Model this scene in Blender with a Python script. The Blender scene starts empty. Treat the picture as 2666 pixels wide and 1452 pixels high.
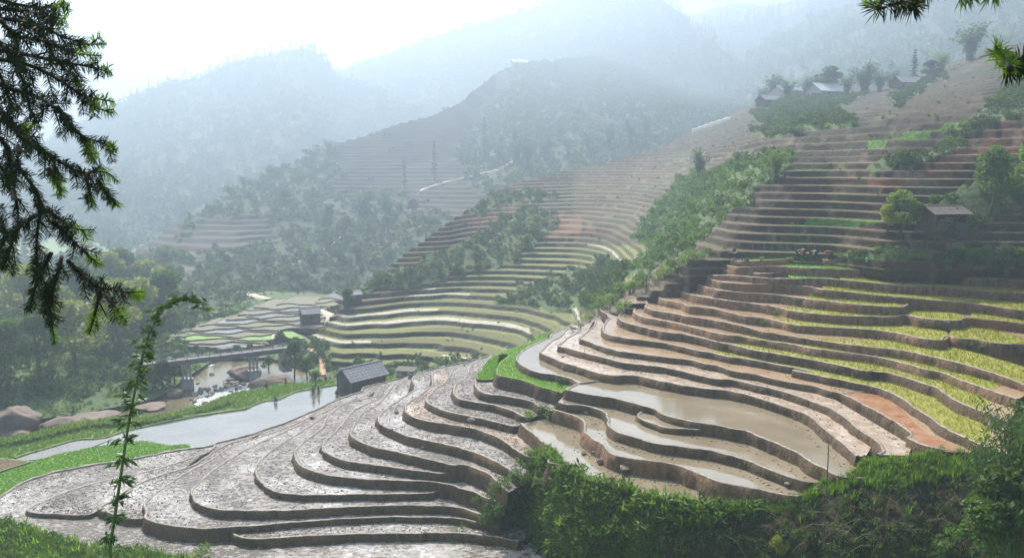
import bpy, math, random
import numpy as np
from mathutils import Vector, Matrix, Euler, noise as mnoise
from mathutils.geometry import tessellate_polygon

random.seed(7)
rng = np.random.default_rng(7)
R = math.radians
scene = bpy.context.scene
col = scene.collection

# ---------------------------------------------------------------- camera
F = 2053.0                       # focal length in photo pixels (2666 wide)
PITCH = R(7.77)
cd = bpy.data.cameras.new("camera")
cd.sensor_width = 36.0
cd.lens = 36.0 * F / 2666.0
cd.clip_start = 0.1
cd.clip_end = 20000
cam = bpy.data.objects.new("camera", cd)
cam.rotation_euler = (R(90) - PITCH, 0, 0)
col.objects.link(cam)
scene.camera = cam

# ---------------------------------------------------------------- light
SUN_EL, SUN_AZ = 50.0, -20.0     # azimuth from +Y, negative = left of the view
world = bpy.data.worlds.new("World")
scene.world = world
world.use_nodes = True
wn = world.node_tree
wn.nodes.clear()
wo = wn.nodes.new("ShaderNodeOutputWorld")
wb = wn.nodes.new("ShaderNodeBackground")
sk = wn.nodes.new("ShaderNodeTexSky")
sk.sky_type = 'NISHITA'
sk.sun_disc = False
sk.sun_elevation = R(SUN_EL)
sk.sun_rotation = R(SUN_AZ)
sk.air_density = 1.0
sk.dust_density = 3.0
wb.inputs[1].default_value = 0.10
wn.links.new(sk.outputs[0], wb.inputs[0])
wn.links.new(wb.outputs[0], wo.inputs[0])
sd = bpy.data.lights.new("sun", 'SUN')
sd.energy = 5.0
sd.angle = R(0.5)
sd.color = (1.0, 0.93, 0.82)
sun = bpy.data.objects.new("sun", sd)
SDIR = Vector((math.sin(R(SUN_AZ)) * math.cos(R(SUN_EL)), math.cos(R(SUN_AZ)) * math.cos(R(SUN_EL)), math.sin(R(SUN_EL))))
sun.rotation_euler = SDIR.to_track_quat('Z', 'Y').to_euler()
sun.location = SDIR * 300
col.objects.link(sun)
scene.view_settings.view_transform = 'Standard'
scene.view_settings.look = 'None'
scene.view_settings.gamma = 1.0
scene.view_settings.exposure = 1.62
scene.render.engine = 'CYCLES'
scene.cycles.max_bounces = 5
scene.cycles.diffuse_bounces = 2
scene.cycles.glossy_bounces = 2
scene.cycles.transmission_bounces = 2
scene.cycles.volume_bounces = 1
scene.cycles.transparent_max_bounces = 6
scene.cycles.sample_clamp_indirect = 4.0
scene.cycles.sample_clamp_direct = 0.0
try:
    scene.cycles.use_denoising = True
    scene.cycles.denoiser = 'OPENIMAGEDENOISE'
    scene.cycles.denoising_prefilter = 'ACCURATE'
except Exception:
    pass

# ---------------------------------------------------------------- helpers
CP, SP = math.cos(PITCH), math.sin(PITCH)
def ray(px, py):
    x = (np.asarray(px, float) - 1333.0) / F
    y = (726.0 - np.asarray(py, float)) / F
    return x, CP + y * SP, -SP + y * CP          # world direction (right, forward, up)
def atz(px, py, z):                              # point of the pixel's ray on the level z
    a, b, c = ray(px, py); k = z / c
    return a * k, b * k
def atd(px, py, d):                              # point of the pixel's ray at forward distance d
    a, b, c = ray(px, py); k = d / b
    return a * k, b * k + 0 * a, c * k
W = {'A': (0, 1102), 'B': (560, 1102), 'C': (1000, 1102), 'D': (400, 880), 'E': (860, 880), 'F': (0, 850),
     'G': (1300, 960), 'H': (1900, 960), 'I': (1300, 720), 'J': (1860, 640), 'K': (2022, 640)}
def px(*seq):                                    # px('A',(x,y),...,'B',(x,y),...) -> photo pixels
    out = []; w = None
    for s in seq:
        if isinstance(s, str): w = s
        elif w is None or w == 'P': out.append((float(s[0]), float(s[1])))
        else: out.append((W[w][0] + s[0] / 4.0, W[w][1] + s[1] / 4.0))
    return out

def tag(o, label=None, cat=None, group=None, kind=None):
    if label: o['label'] = label
    if cat: o['category'] = cat
    if group: o['group'] = group
    if kind: o['kind'] = kind
    return o
def link(o, parent=None):
    col.objects.link(o)
    if parent is not None: o.parent = parent
    return o
def empty(name, loc=(0, 0, 0), rz=0.0, scale=1.0):
    o = bpy.data.objects.new(name, None)
    o.empty_display_size = 0.2
    o.location = loc; o.rotation_euler = (0, 0, rz); o.scale = (scale,) * 3
    return link(o)
def raw_mesh(name, V, faces, mats, mi=None, smooth=False, colattr=None):
    """faces: list of index arrays (n,3) or (n,4), or python list of tuples"""
    me = bpy.data.meshes.new(name)
    V = np.asarray(V, np.float32).reshape(-1, 3)
    if not isinstance(faces, (list, tuple)): faces = [faces]
    if len(faces) and not isinstance(faces[0], np.ndarray):
        me.from_pydata(V.tolist(), [], faces)
    else:
        faces = [f for f in faces if len(f)]
        me.vertices.add(len(V)); me.vertices.foreach_set('co', V.ravel())
        nl = sum(f.size for f in faces); npoly = sum(len(f) for f in faces)
        me.loops.add(nl); me.polygons.add(npoly)
        me.loops.foreach_set('vertex_index', np.concatenate([f.ravel() for f in faces]).astype(np.int32))
        tot = np.concatenate([np.full(len(f), f.shape[1], np.int32) for f in faces])
        st = np.concatenate([[0], np.cumsum(tot)[:-1]]).astype(np.int32)
        me.polygons.foreach_set('loop_start', st)
        me.polygons.foreach_set('loop_total', tot)
        me.update(calc_edges=True)
    for m in (mats if isinstance(mats, (list, tuple)) else [mats]): me.materials.append(m)
    if mi is not None: me.polygons.foreach_set('material_index', np.asarray(mi, np.int32))
    if smooth: me.polygons.foreach_set('use_smooth', np.ones(len(me.polygons), bool))
    if colattr is not None:
        ca = me.color_attributes.new('cover', 'FLOAT_COLOR', 'POINT')
        c4 = np.ones((len(V), 4), np.float32); c4[:, :3] = colattr
        ca.data.foreach_set('color', c4.ravel())
    me.update()
    return me
def mobj(name, me, parent=None):
    return link(bpy.data.objects.new(name, me), parent)

class MB:                                        # small mesh builder
    def __init__(s): s.v = []; s.f = []; s.m = []
    def face(s, pts, m=0):
        b = len(s.v); s.v += [tuple(p) for p in pts]; s.f.append(tuple(range(b, b + len(pts)))); s.m.append(m)
    def box(s, c, size, m=0, rot=None):
        b = len(s.v)
        for dx in (-.5, .5):
            for dy in (-.5, .5):
                for dz in (-.5, .5):
                    p = Vector((dx * size[0], dy * size[1], dz * size[2]))
                    if rot is not None: p = rot @ p
                    s.v.append(tuple(p + Vector(c)))
        for q in ((0, 1, 3, 2), (4, 6, 7, 5), (0, 4, 5, 1), (2, 3, 7, 6), (0, 2, 6, 4), (1, 5, 7, 3)):
            s.f.append(tuple(b + i for i in q)); s.m.append(m)
    def tube(s, pts, rad, n=6, m=0, cap=True):
        pts = [Vector(p) for p in pts]
        if not hasattr(rad, '__len__'): rad = [rad] * len(pts)
        b = len(s.v); u = None
        for i, p in enumerate(pts):
            t = (pts[min(i + 1, len(pts) - 1)] - pts[max(i - 1, 0)])
            if t.length < 1e-9: t = Vector((0, 0, 1))
            t.normalize()
            if u is None:
                u = t.orthogonal().normalized()
            else:
                u = (u - t * u.dot(t))
                u = u.normalized() if u.length > 1e-6 else t.orthogonal().normalized()
            w = t.cross(u)
            for k in range(n):
                a = 2 * math.pi * k / n
                s.v.append(tuple(p + (u * math.cos(a) + w * math.sin(a)) * rad[i]))
        for i in range(len(pts) - 1):
            for k in range(n):
                k2 = (k + 1) % n
                s.f.append((b + i * n + k, b + i * n + k2, b + (i + 1) * n + k2, b + (i + 1) * n + k)); s.m.append(m)
        if cap:
            s.f.append(tuple(b + k for k in range(n))[::-1]); s.m.append(m)
            e = b + (len(pts) - 1) * n
            s.f.append(tuple(e + k for k in range(n))); s.m.append(m)
    def mesh(s, name, mats, smooth=False):
        return raw_mesh(name, s.v, list(s.f), mats, s.m, smooth)
    def build(s, name, mats, parent=None, smooth=False):
        return mobj(name, s.mesh(name, mats, smooth), parent)

# 2-D value noise for numpy arrays
_perm = rng.random((256, 256))
def vnoise(x, y):
    xi = np.floor(x).astype(int); yi = np.floor(y).astype(int)
    fx = x - xi; fy = y - yi
    fx = fx * fx * (3 - 2 * fx); fy = fy * fy * (3 - 2 * fy)
    g = lambda a, b: _perm[a % 256, b % 256]
    return (g(xi, yi) * (1 - fx) * (1 - fy) + g(xi + 1, yi) * fx * (1 - fy) + g(xi, yi + 1) * (1 - fx) * fy + g(xi + 1, yi + 1) * fx * fy) * 2 - 1
def fbm(x, y, o=4):
    s = 0; a = 1.0
    for k in range(o):
        s = s + a * vnoise(x * 2 ** k + 17.3 * k, y * 2 ** k - 9.1 * k); a *= .5
    return s / 1.9
def inpoly(x, y, poly):
    x = np.asarray(x); y = np.asarray(y)
    ins = np.zeros(x.shape, bool); n = len(poly); j = n - 1
    for i in range(n):
        xi, yi = poly[i]; xj, yj = poly[j]
        c = ((yi > y) != (yj > y)) & (x < (xj - xi) * (y - yi) / ((yj - yi) + 1e-12) + xi)
        ins ^= c; j = i
    return ins
def catmull(P, step):
    P = np.asarray(P, float)
    if len(P) < 3:
        out = P
    else:
        Q = np.vstack([2 * P[0] - P[1], P, 2 * P[-1] - P[-2]]); out = []
        for i in range(1, len(Q) - 2):
            p0, p1, p2, p3 = Q[i - 1:i + 3]
            # centripetal parametrisation keeps uneven spacing from looping
            t0 = 0; t1 = t0 + max(np.linalg.norm(p1 - p0), 1e-4) ** .5; t2 = t1 + max(np.linalg.norm(p2 - p1), 1e-4) ** .5; t3 = t2 + max(np.linalg.norm(p3 - p2), 1e-4) ** .5
            t = np.linspace(t1, t2, 12, endpoint=False)[:, None]
            A1 = (t1 - t) / (t1 - t0) * p0 + (t - t0) / (t1 - t0) * p1
            A2 = (t2 - t) / (t2 - t1) * p1 + (t - t1) / (t2 - t1) * p2
            A3 = (t3 - t) / (t3 - t2) * p2 + (t - t2) / (t3 - t2) * p3
            B1 = (t2 - t) / (t2 - t0) * A1 + (t - t0) / (t2 - t0) * A2
            B2 = (t3 - t) / (t3 - t1) * A2 + (t - t1) / (t3 - t1) * A3
            out.append((t2 - t) / (t2 - t1) * B1 + (t - t1) / (t2 - t1) * B2)
        out = np.vstack(out + [P[-1:]])
    seg = np.r_[0, np.cumsum(np.linalg.norm(np.diff(out, axis=0), axis=1))]
    n = max(2, int(seg[-1] / step) + 1)
    s = np.linspace(0, seg[-1], n)
    return np.stack([np.interp(s, seg, out[:, k]) for k in range(out.shape[1])], 1)

# ---------------------------------------------------------------- materials
def nmat(name):
    m = bpy.data.materials.new(name); m.use_nodes = True
    nt = m.node_tree; nt.nodes.clear()
    o = nt.nodes.new("ShaderNodeOutputMaterial"); b = nt.nodes.new("ShaderNodeBsdfPrincipled")
    nt.links.new(b.outputs[0], o.inputs[0])
    return m, nt, b
def tex_co(nt, scale=(1, 1, 1), what='Object'):
    tc = nt.nodes.new("ShaderNodeTexCoord"); mp = nt.nodes.new("ShaderNodeMapping")
    mp.inputs['Scale'].default_value = scale
    nt.links.new(tc.outputs[what], mp.inputs[0])
    return mp.outputs[0]
def nz(nt, co, scale, detail=4, rough=.6, dist=0.0):
    n = nt.nodes.new("ShaderNodeTexNoise"); n.inputs['Scale'].default_value = scale
    n.inputs['Detail'].default_value = detail; n.inputs['Roughness'].default_value = rough; n.inputs['Distortion'].default_value = dist
    nt.links.new(co, n.inputs['Vector']); return n.outputs[0]
def ramp(nt, fac, stops, interp='LINEAR'):
    r = nt.nodes.new("ShaderNodeValToRGB"); r.color_ramp.interpolation = interp
    e = r.color_ramp.elements
    while len(e) < len(stops): e.new(.5)
    for i, (p, c) in enumerate(stops):
        e[i].position = p; e[i].color = (*c, 1) if hasattr(c, '__len__') else (c, c, c, 1)
    nt.links.new(fac, r.inputs[0]); return r.outputs[0]
def mixc(nt, fac, a, b, mode='MIX'):
    m = nt.nodes.new("ShaderNodeMix"); m.data_type = 'RGBA'; m.blend_type = mode
    for i, s in ((0, fac), (6, a), (7, b)):
        if hasattr(s, 'is_linked') or hasattr(s, 'links'): nt.links.new(s, m.inputs[i])
        elif i == 0: m.inputs[i].default_value = s
        else: m.inputs[i].default_value = (*s, 1)
    return m.outputs[2]
def math_(nt, op, a, b=None):
    m = nt.nodes.new("ShaderNodeMath"); m.operation = op
    for i, s in enumerate((a, b)):
        if s is None: continue
        if isinstance(s, (int, float)): m.inputs[i].default_value = s
        else: nt.links.new(s, m.inputs[i])
    return m.outputs[0]
def bump(nt, b, h, strength=.5, dist=.1):
    n = nt.nodes.new("ShaderNodeBump"); n.inputs['Strength'].default_value = strength; n.inputs['Distance'].default_value = dist
    nt.links.new(h, n.inputs['Height']); nt.links.new(n.outputs[0], b.inputs['Normal'])
def simple(name, c1, c2, scale=3, rough=.8, bmp=.3, bdist=.05, cs=(1, 1, 1), spec=.3, detail=5):
    m, nt, b = nmat(name); co = tex_co(nt, cs); n = nz(nt, co, scale, detail)
    nt.links.new(ramp(nt, n, [(.35, c1), (.65, c2)]), b.inputs['Base Color'])
    b.inputs['Roughness'].default_value = rough; b.inputs['Specular IOR Level'].default_value = spec
    if bmp: bump(nt, b, n, bmp, bdist)
    return m

def mud_mat(name, wet=.45, tint=(1, 1, 1)):
    m, nt, b = nmat(name); co = tex_co(nt)
    big = nz(nt, co, .12, 3, .55)
    n1 = nz(nt, tex_co(nt, (.8, 1.1, 1)), 2.3, 4, .66)
    n2 = nz(nt, co, 7.5, 4, .7)
    h = math_(nt, 'ADD', n1, math_(nt, 'MULTIPLY', n2, .36))
    lev = math_(nt, 'ADD', h, math_(nt, 'MULTIPLY', math_(nt, 'SUBTRACT', big, .5), -1.0))
    # clods stand out of a shiny silt film, coloured paler to paint reflected sky
    t = lambda *c: tuple(c[k] * tint[k] for k in range(3))
    c = ramp(nt, lev, [(.52, t(.50, .475, .45)), (.645, t(.37, .335, .305)), (.685, t(.105, .078, .058)), (.79, t(.036, .026, .018))])
    nt.links.new(c, b.inputs['Base Color'])
    nt.links.new(ramp(nt, lev, [(.52, .09), (.65, .26), (.76, .65)]), b.inputs['Roughness'])
    b.inputs['Specular IOR Level'].default_value = 1.0
    bump(nt, b, ramp(nt, lev, [(.46, 0.), (.86, 1.)]), 1.0, .20)
    return m
def water_mat(name, c1, c2, rough=.05, scale=.25, rip=.02):
    m, nt, b = nmat(name); co = tex_co(nt)
    n = nz(nt, co, scale, 5, .6)
    nt.links.new(ramp(nt, n, [(.35, c1), (.68, c2)]), b.inputs['Base Color'])
    r = nz(nt, co, 1.2, 4, .6)
    nt.links.new(ramp(nt, r, [(.4, rough), (.7, rough * 2.4)]), b.inputs['Roughness'])
    b.inputs['Specular IOR Level'].default_value = 1.0
    w = nz(nt, tex_co(nt, (1, 2.2, 1)), 3.0, 3, .6)
    bump(nt, b, w, .25, rip)
    return m
def soil_mat(name, dark, mid, red, streak=True):
    m, nt, b = nmat(name)
    n1 = nz(nt, tex_co(nt, (1, 1, .35) if streak else (1, 1, 1)), 2.2, 6, .7)
    n2 = nz(nt, tex_co(nt), .13, 4, .6)
    n3 = nz(nt, tex_co(nt, (1, 1, .5)), 7, 4, .7)
    base = ramp(nt, n1, [(.3, dark), (.62, mid)])
    cc = mixc(nt, ramp(nt, n2, [(.52, 0.), (.72, 1.)]), base, red)
    g = nz(nt, tex_co(nt), .9, 5, .7)
    cc = mixc(nt, ramp(nt, g, [(.60, 0.), (.72, .8)]), cc, (.055, .085, .03))     # grass growing on the bank
    nt.links.new(cc, b.inputs['Base Color'])
    b.inputs['Roughness'].default_value = .85; b.inputs['Specular IOR Level'].default_value = .25
    bump(nt, b, math_(nt, 'ADD', n1, math_(nt, 'MULTIPLY', n3, .5)), 1.0, .30)
    return m
def field_mat(name, c1, c2, scale=1.2):
    return simple(name, c1, c2, scale, .7, .6, .12)
def leaf_mat(name, c1, c2, transl=.35, rough=.5):
    m = bpy.data.materials.new(name); m.use_nodes = True; nt = m.node_tree; nt.nodes.clear()
    o = nt.nodes.new("ShaderNodeOutputMaterial"); b = nt.nodes.new("ShaderNodeBsdfPrincipled"); t = nt.nodes.new("ShaderNodeBsdfTranslucent")
    g = nt.nodes.new("ShaderNodeNewGeometry"); oi = nt.nodes.new("ShaderNodeObjectInfo")
    f = math_(nt, 'ADD', math_(nt, 'MULTIPLY', g.outputs['Random Per Island'], .6), math_(nt, 'MULTIPLY', oi.outputs['Random'], .4))
    c = ramp(nt, f, [(.05, c1), (.95, c2)])
    nt.links.new(c, b.inputs['Base Color']); b.inputs['Roughness'].default_value = rough + .12; b.inputs['Specular IOR Level'].default_value = .2
    br = mixc(nt, 1.0, c, (1.5, 1.6, .7), 'MULTIPLY'); nt.links.new(br, t.inputs[0])
    mx = nt.nodes.new("ShaderNodeMixShader"); mx.inputs[0].default_value = transl
    nt.links.new(b.outputs[0], mx.inputs[1]); nt.links.new(t.outputs[0], mx.inputs[2]); nt.links.new(mx.outputs[0], o.inputs[0])
    return m
def cover_mat(name, fine=1.5, bdist=.3, rough=.85):   # ground whose cover comes from a vertex attribute, broken up by noise
    m, nt, b = nmat(name)
    a = nt.nodes.new("ShaderNodeVertexColor"); a.layer_name = 'cover'
    n = nz(nt, tex_co(nt), fine, 6, .7)
    nt.links.new(mixc(nt, 1.0, a.outputs[0], ramp(nt, n, [(.3, (.55, .55, .52)), (.7, (1.35, 1.35, 1.3))]), 'MULTIPLY'), b.inputs['Base Color'])
    b.inputs['Roughness'].default_value = rough; b.inputs['Specular IOR Level'].default_value = .2
    bump(nt, b, n, .8, bdist)
    return m
M = {}
M['mud'] = mud_mat('ploughed_wet_mud')
M['mud_brown'] = mud_mat('brown_wet_mud', tint=(1.15, .95, .8))
M['water_beige'] = water_mat('muddy_water', (.165, .135, .09), (.215, .18, .13), .03, .25, .012)
M['water_brown'] = water_mat('brown_water', (.26, .175, .105), (.33, .24, .155), .09, .4)
M['water_red'] = water_mat('red_muddy_water', (.24, .095, .04), (.31, .19, .115), .12, .8)
M['water_rough'] = water_mat('rippled_silt_water', (.24, .175, .12), (.40, .33, .26), .14, 1.1, .06)
M['water_clear'] = water_mat('flooded_field_water', (.10, .098, .085), (.15, .145, .125), .05, .2, .03)
M['river'] = water_mat('river_water', (.09, .085, .045), (.14, .115, .07), .04, .12, .06)
M['rapids'] = simple('white_water', (.05, .05, .035), (.60, .62, .62), 1.6, .25, 1.0, .12, (.5, 1.7, 1), .4)
for n_ in M['river'].node_tree.nodes:
    if n_.type == 'BSDF_PRINCIPLED': n_.inputs['Specular IOR Level'].default_value = .3
M['soil'] = soil_mat('bank_soil', (.045, .030, .019), (.14, .092, .058), (.17, .10, .06))
M['soil_red'] = soil_mat('red_bank_soil', (.075, .046, .030), (.25, .15, .09), (.33, .145, .062))
M['lip'] = simple('mud_lip', (.09, .072, .058), (.24, .205, .175), 2.2, .5, .8, .08)
M['green_rice'] = field_mat('bright_green_seedbed', (.075, .16, .010), (.11, .22, .016))
M['yellow_rice'] = field_mat('young_yellow_rice', (.15, .155, .02), (.21, .20, .032), 2.0)
M['olive'] = field_mat('olive_field', (.05, .055, .022), (.095, .09, .042))
M['mud_pool'] = water_mat('dull_mud_pool', (.075, .06, .045), (.11, .09, .068), .12, .4)
M['grass'] = field_mat('bank_grass', (.07, .13, .025), (.14, .19, .05))
M['cover'] = cover_mat('terraced_hillside')
M['cover_far'] = cover_mat('forested_mountain', .25, 2.0)
M['bark_fir'] = simple('fir_bark', (.012, .009, .007), (.035, .026, .019), 9, .95, .4, .01)
M['rock'] = simple('boulder_rock', (.085, .062, .05), (.19, .145, .115), .7, .8, .5, .15)
M['stone'] = simple('river_stone', (.12, .11, .095), (.28, .25, .215), 2, .8, .5, .05)

# ================================================================ FOREGROUND TERRACES
LEV = {'T0': -31.5, 'P0': -32.6}
def rise(name, below, top, bot, batter=.22):
    """height of a terrace from the photo's bank: the bank's foot lies on the terrace below"""
    (w, a, b) = top; (_, c, d) = bot
    t = px(w, (a, b))[0]; q = px(w, (c, d))[0]
    zb = LEV[below]
    x0, y0 = atz(q[0], q[1], zb)
    ra = ray(*t); h = 0.8
    for _ in range(20):
        yy = y0 + batter * h
        h = yy * ra[2] / ra[1] - zb
    LEV[name] = zb + float(h)
def fall(name, above, top, bot, batter=.22):
    (w, a, b) = top; (_, c, d) = bot
    t = px(w, (a, b))[0]; q = px(w, (c, d))[0]
    zt = LEV[above]
    x0, y0 = atz(t[0], t[1], zt)
    rb = ray(*q); h = 0.8
    for _ in range(20):
        h = zt - (y0 - batter * h) * rb[2] / rb[1]
    LEV[name] = zt - float(h)
rise('Ta', 'T0', ('B', 1500, 1160), ('B', 1500, 1240))
rise('Tb', 'Ta', ('B', 1500, 990), ('B', 1500, 1045))
rise('Tc', 'Tb', ('B', 1500, 870), ('B', 1500, 950))
rise('Td', 'Tc', ('B', 1400, 745), ('B', 1400, 808))
rise('Te', 'Td', ('B', 1500, 580), ('B', 1500, 668))
rise('Tf', 'Te', ('B', 1500, 412), ('B', 1500, 485))
rise('Tg', 'Tf', ('B', 1900, 310), ('B', 1900, 400))
rise('Th', 'Tg', ('E', 1000, 1072), ('E', 1000, 1160))
rise('Ti', 'Th', ('E', 1200, 895), ('E', 1200, 985))
rise('Tj', 'Ti', ('E', 1300, 790), ('E', 1300, 855))
rise('Tk', 'Tj', ('E', 1600, 685), ('E', 1600, 755))
rise('Tl', 'Tk', ('E', 1800, 605), ('E', 1800, 680))
LEV['G1'] = LEV['Tl'] + .25
rise('G2', 'Tl', ('E', 2000, 440), ('E', 2000, 575))
rise('W', 'G2', ('G', 500, 50), ('G', 500, 115))
LEV['P4'] = LEV['W'] - .05
fall('P3', 'P4', ('H', 0, 625), ('H', 0, 745))
fall('P2', 'P3', ('G', 1600, 775), ('G', 1600, 868))
fall('P1', 'P2', ('G', 1600, 965), ('G', 1600, 1125))
LEV['P3b'] = LEV['P3'] * .55 + LEV['P4'] * .45
rise('R1', 'P4', ('H', 0, 235), ('H', 0, 318))
rise('R2', 'R1', ('H', 0, 115), ('H', 0, 180))
rise('R3', 'R2', ('H', 0, 20), ('H', 0, 78))
rise('R4', 'R3', ('I', 2400, 840), ('I', 2400, 903))
rise('R5', 'R4', ('I', 1900, 603), ('I', 1900, 680))
rise('R6', 'R5', ('I', 2000, 520), ('I', 2000, 585))
rise('R7', 'R6', ('I', 2000, 422), ('I', 2000, 500))
rise('R8', 'R7', ('I', 2300, 352), ('I', 2300, 430))
rise('R9', 'R8', ('J', 1000, 712), ('J', 1000, 800))
rise('R10', 'R9', ('J', 1300, 590), ('J', 1300, 690))
rise('R11', 'R10', ('J', 1300, 480), ('J', 1300, 572))
rise('R12', 'R11', ('J', 1600, 380), ('J', 1600, 480))
rise('R13', 'R12', ('J', 1600, 262), ('J', 1600, 355))
FR = {
 'R7': px('I', (1280, 280), (1390, 222), (1500, 242), (1530, 282), (1512, 312), (1600, 352), (1800, 387), (2000, 422), (2200, 452), (2400, 492), 'J', (320, 845), (480, 893), (800, 945), (1048, 985), (1450, 1042), (1850, 1082), 'K', (1500, 1132), (1800, 1202), (2100, 1282), (2400, 1382), (2700, 1500)),
 'R8': px('I', (1450, 190), (1600, 150), (1642, 177), (1662, 222), (1700, 242), (1900, 282), (1980, 312), (2100, 322), (2300, 352), (2450, 392), 'J', (350, 740), (520, 760), (600, 775), (800, 822), (1048, 850), (1448, 867), 'K', (1100, 892), (1300, 922), (1500, 967), (1700, 992), (1760, 955), (1800, 940), (1850, 962), (2100, 985), (2300, 1022), (2540, 1035), (2760, 1060)),
 'R9': px('I', (1600, 110), (1790, 130), (1850, 152), (2000, 192), (2150, 222), (2300, 240), 'J', (150, 577), (300, 592), (400, 605), (710, 655), (760, 672), (1048, 712), (1348, 735), 'K', (1000, 745), (1240, 747), (1300, 730), (1360, 725), (1500, 757), (1700, 777), (1880, 787), (1980, 760), (2200, 775), (2576, 817), (2760, 835)),
 'R10': px('I', (1640, 80), (1800, 60), (1900, 22), (2000, 62), (2150, 112), (2240, 132), 'J', (0, 457), (300, 492), (600, 512), (900, 547), (968, 560), (1248, 590), (1548, 620), 'K', (1300, 645), (1345, 630), (1390, 590)),
 'R11': px('I', (1750, 40), (1900, -10), (2100, -10), (2200, 30), (2340, 62), 'J', (330, 402), (450, 402), (700, 412), (1000, 432), (1130, 460), (1348, 482), (1600, 510), 'K', (950, 512), (1400, 552), (1880, 594), (1960, 596), (2300, 640), (2576, 682), (2760, 695)),
 'R12': px('J', (-460, 330), (-350, 300), (-150, 302), (0, 312), (230, 314), (640, 347), (1000, 345), (1230, 350), (1308, 358), (1548, 380), 'K', (1300, 416), (1700, 434), (2100, 468), (2576, 499), (2760, 507)),
 'R12h': px('J', (-300, 270), (-150, 238), (0, 240), (200, 264), (530, 292), (620, 285)),
 'R13': px('J', (-220, 215), (-100, 170), (50, 182), (250, 228), (430, 225), (560, 212), (1048, 239), (1418, 252), (1648, 262), (2048, 284), 'K', (1560, 292), (2000, 333), (2576, 358), (2760, 363)),
 'R13h': px('J', (1960, 240), 'K', (1430, 215), (1560, 204), (2000, 237), (2576, 252), (2760, 256)),
 'R14': px('J', (-150, 150), (0, 112), (130, 150), (300, 165), (650, 150), (898, 134), (1248, 154), (1578, 167), 'K', (1300, 163), (1500, 152), (1790, 152), (1850, 125), (2000, 95), (2600, 100), (2760, 100)),
}
RISE = dict(R7=.84, R8=.83, R9=.87, R10=.95, R11=.93, R12=.95, R12h=.55, R13=.95, R13h=.75, R14=.7)
KN = np.array([1560, 1700, 1790, 1860, 1940, 2010, 2130, 2250, 2370, 2480, 2590, 2710.]); ZT = {'R6': np.full(len(KN), LEV['R6'])}
def _tan(y): a, b, c = ray(1333., y); return -c / b
_dp = {}
_fr6 = px('I', (1392, 332), (1440, 402), (1700, 462), (2100, 552), (2480, 622), 'J', (800, 1030), (1400, 1120), (2000, 1232), 'K', (1700, 1320), (2200, 1500), (2500, 1600))
dprev = np.array([-LEV['R6'] / _tan(np.interp(x, [p[0] for p in _fr6], [p[1] for p in _fr6])) for x in KN]); zprev = ZT['R6'].copy()
for k in FR:
    xs_ = np.array([p[0] for p in FR[k]]); ys_ = np.array([p[1] for p in FR[k]]); o_ = np.argsort(xs_); zk = zprev.copy(); dk = dprev.copy()
    for i, x in enumerate(KN):
        if x < xs_.min() - 60 or x > xs_.max() + 60: continue
        t = _tan(np.interp(x, xs_[o_], ys_[o_])); zc = zprev[i] + RISE[k]
        if -zc / t < dprev[i] + 1.2: zc = max(-(dprev[i] + 1.2) * t, zprev[i] + .22)
        zk[i] = zc; dk[i] = -zc / t
    zs_ = zk.copy(); zs_[1:-1] = (zk[:-2] + 2 * zk[1:-1] + zk[2:]) / 4
    ex = (KN >= xs_.min() - 60) & (KN <= xs_.max() + 60); zs_ = np.where(ex, np.maximum(zs_, zprev + .2), zprev)
    ZT[k] = zs_; zprev = zs_; dprev = dk
def zlev(k): return lambda x, a=ZT[k]: float(np.interp(x, KN, a))
SLABS = {}; SLABZ = {}
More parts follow.
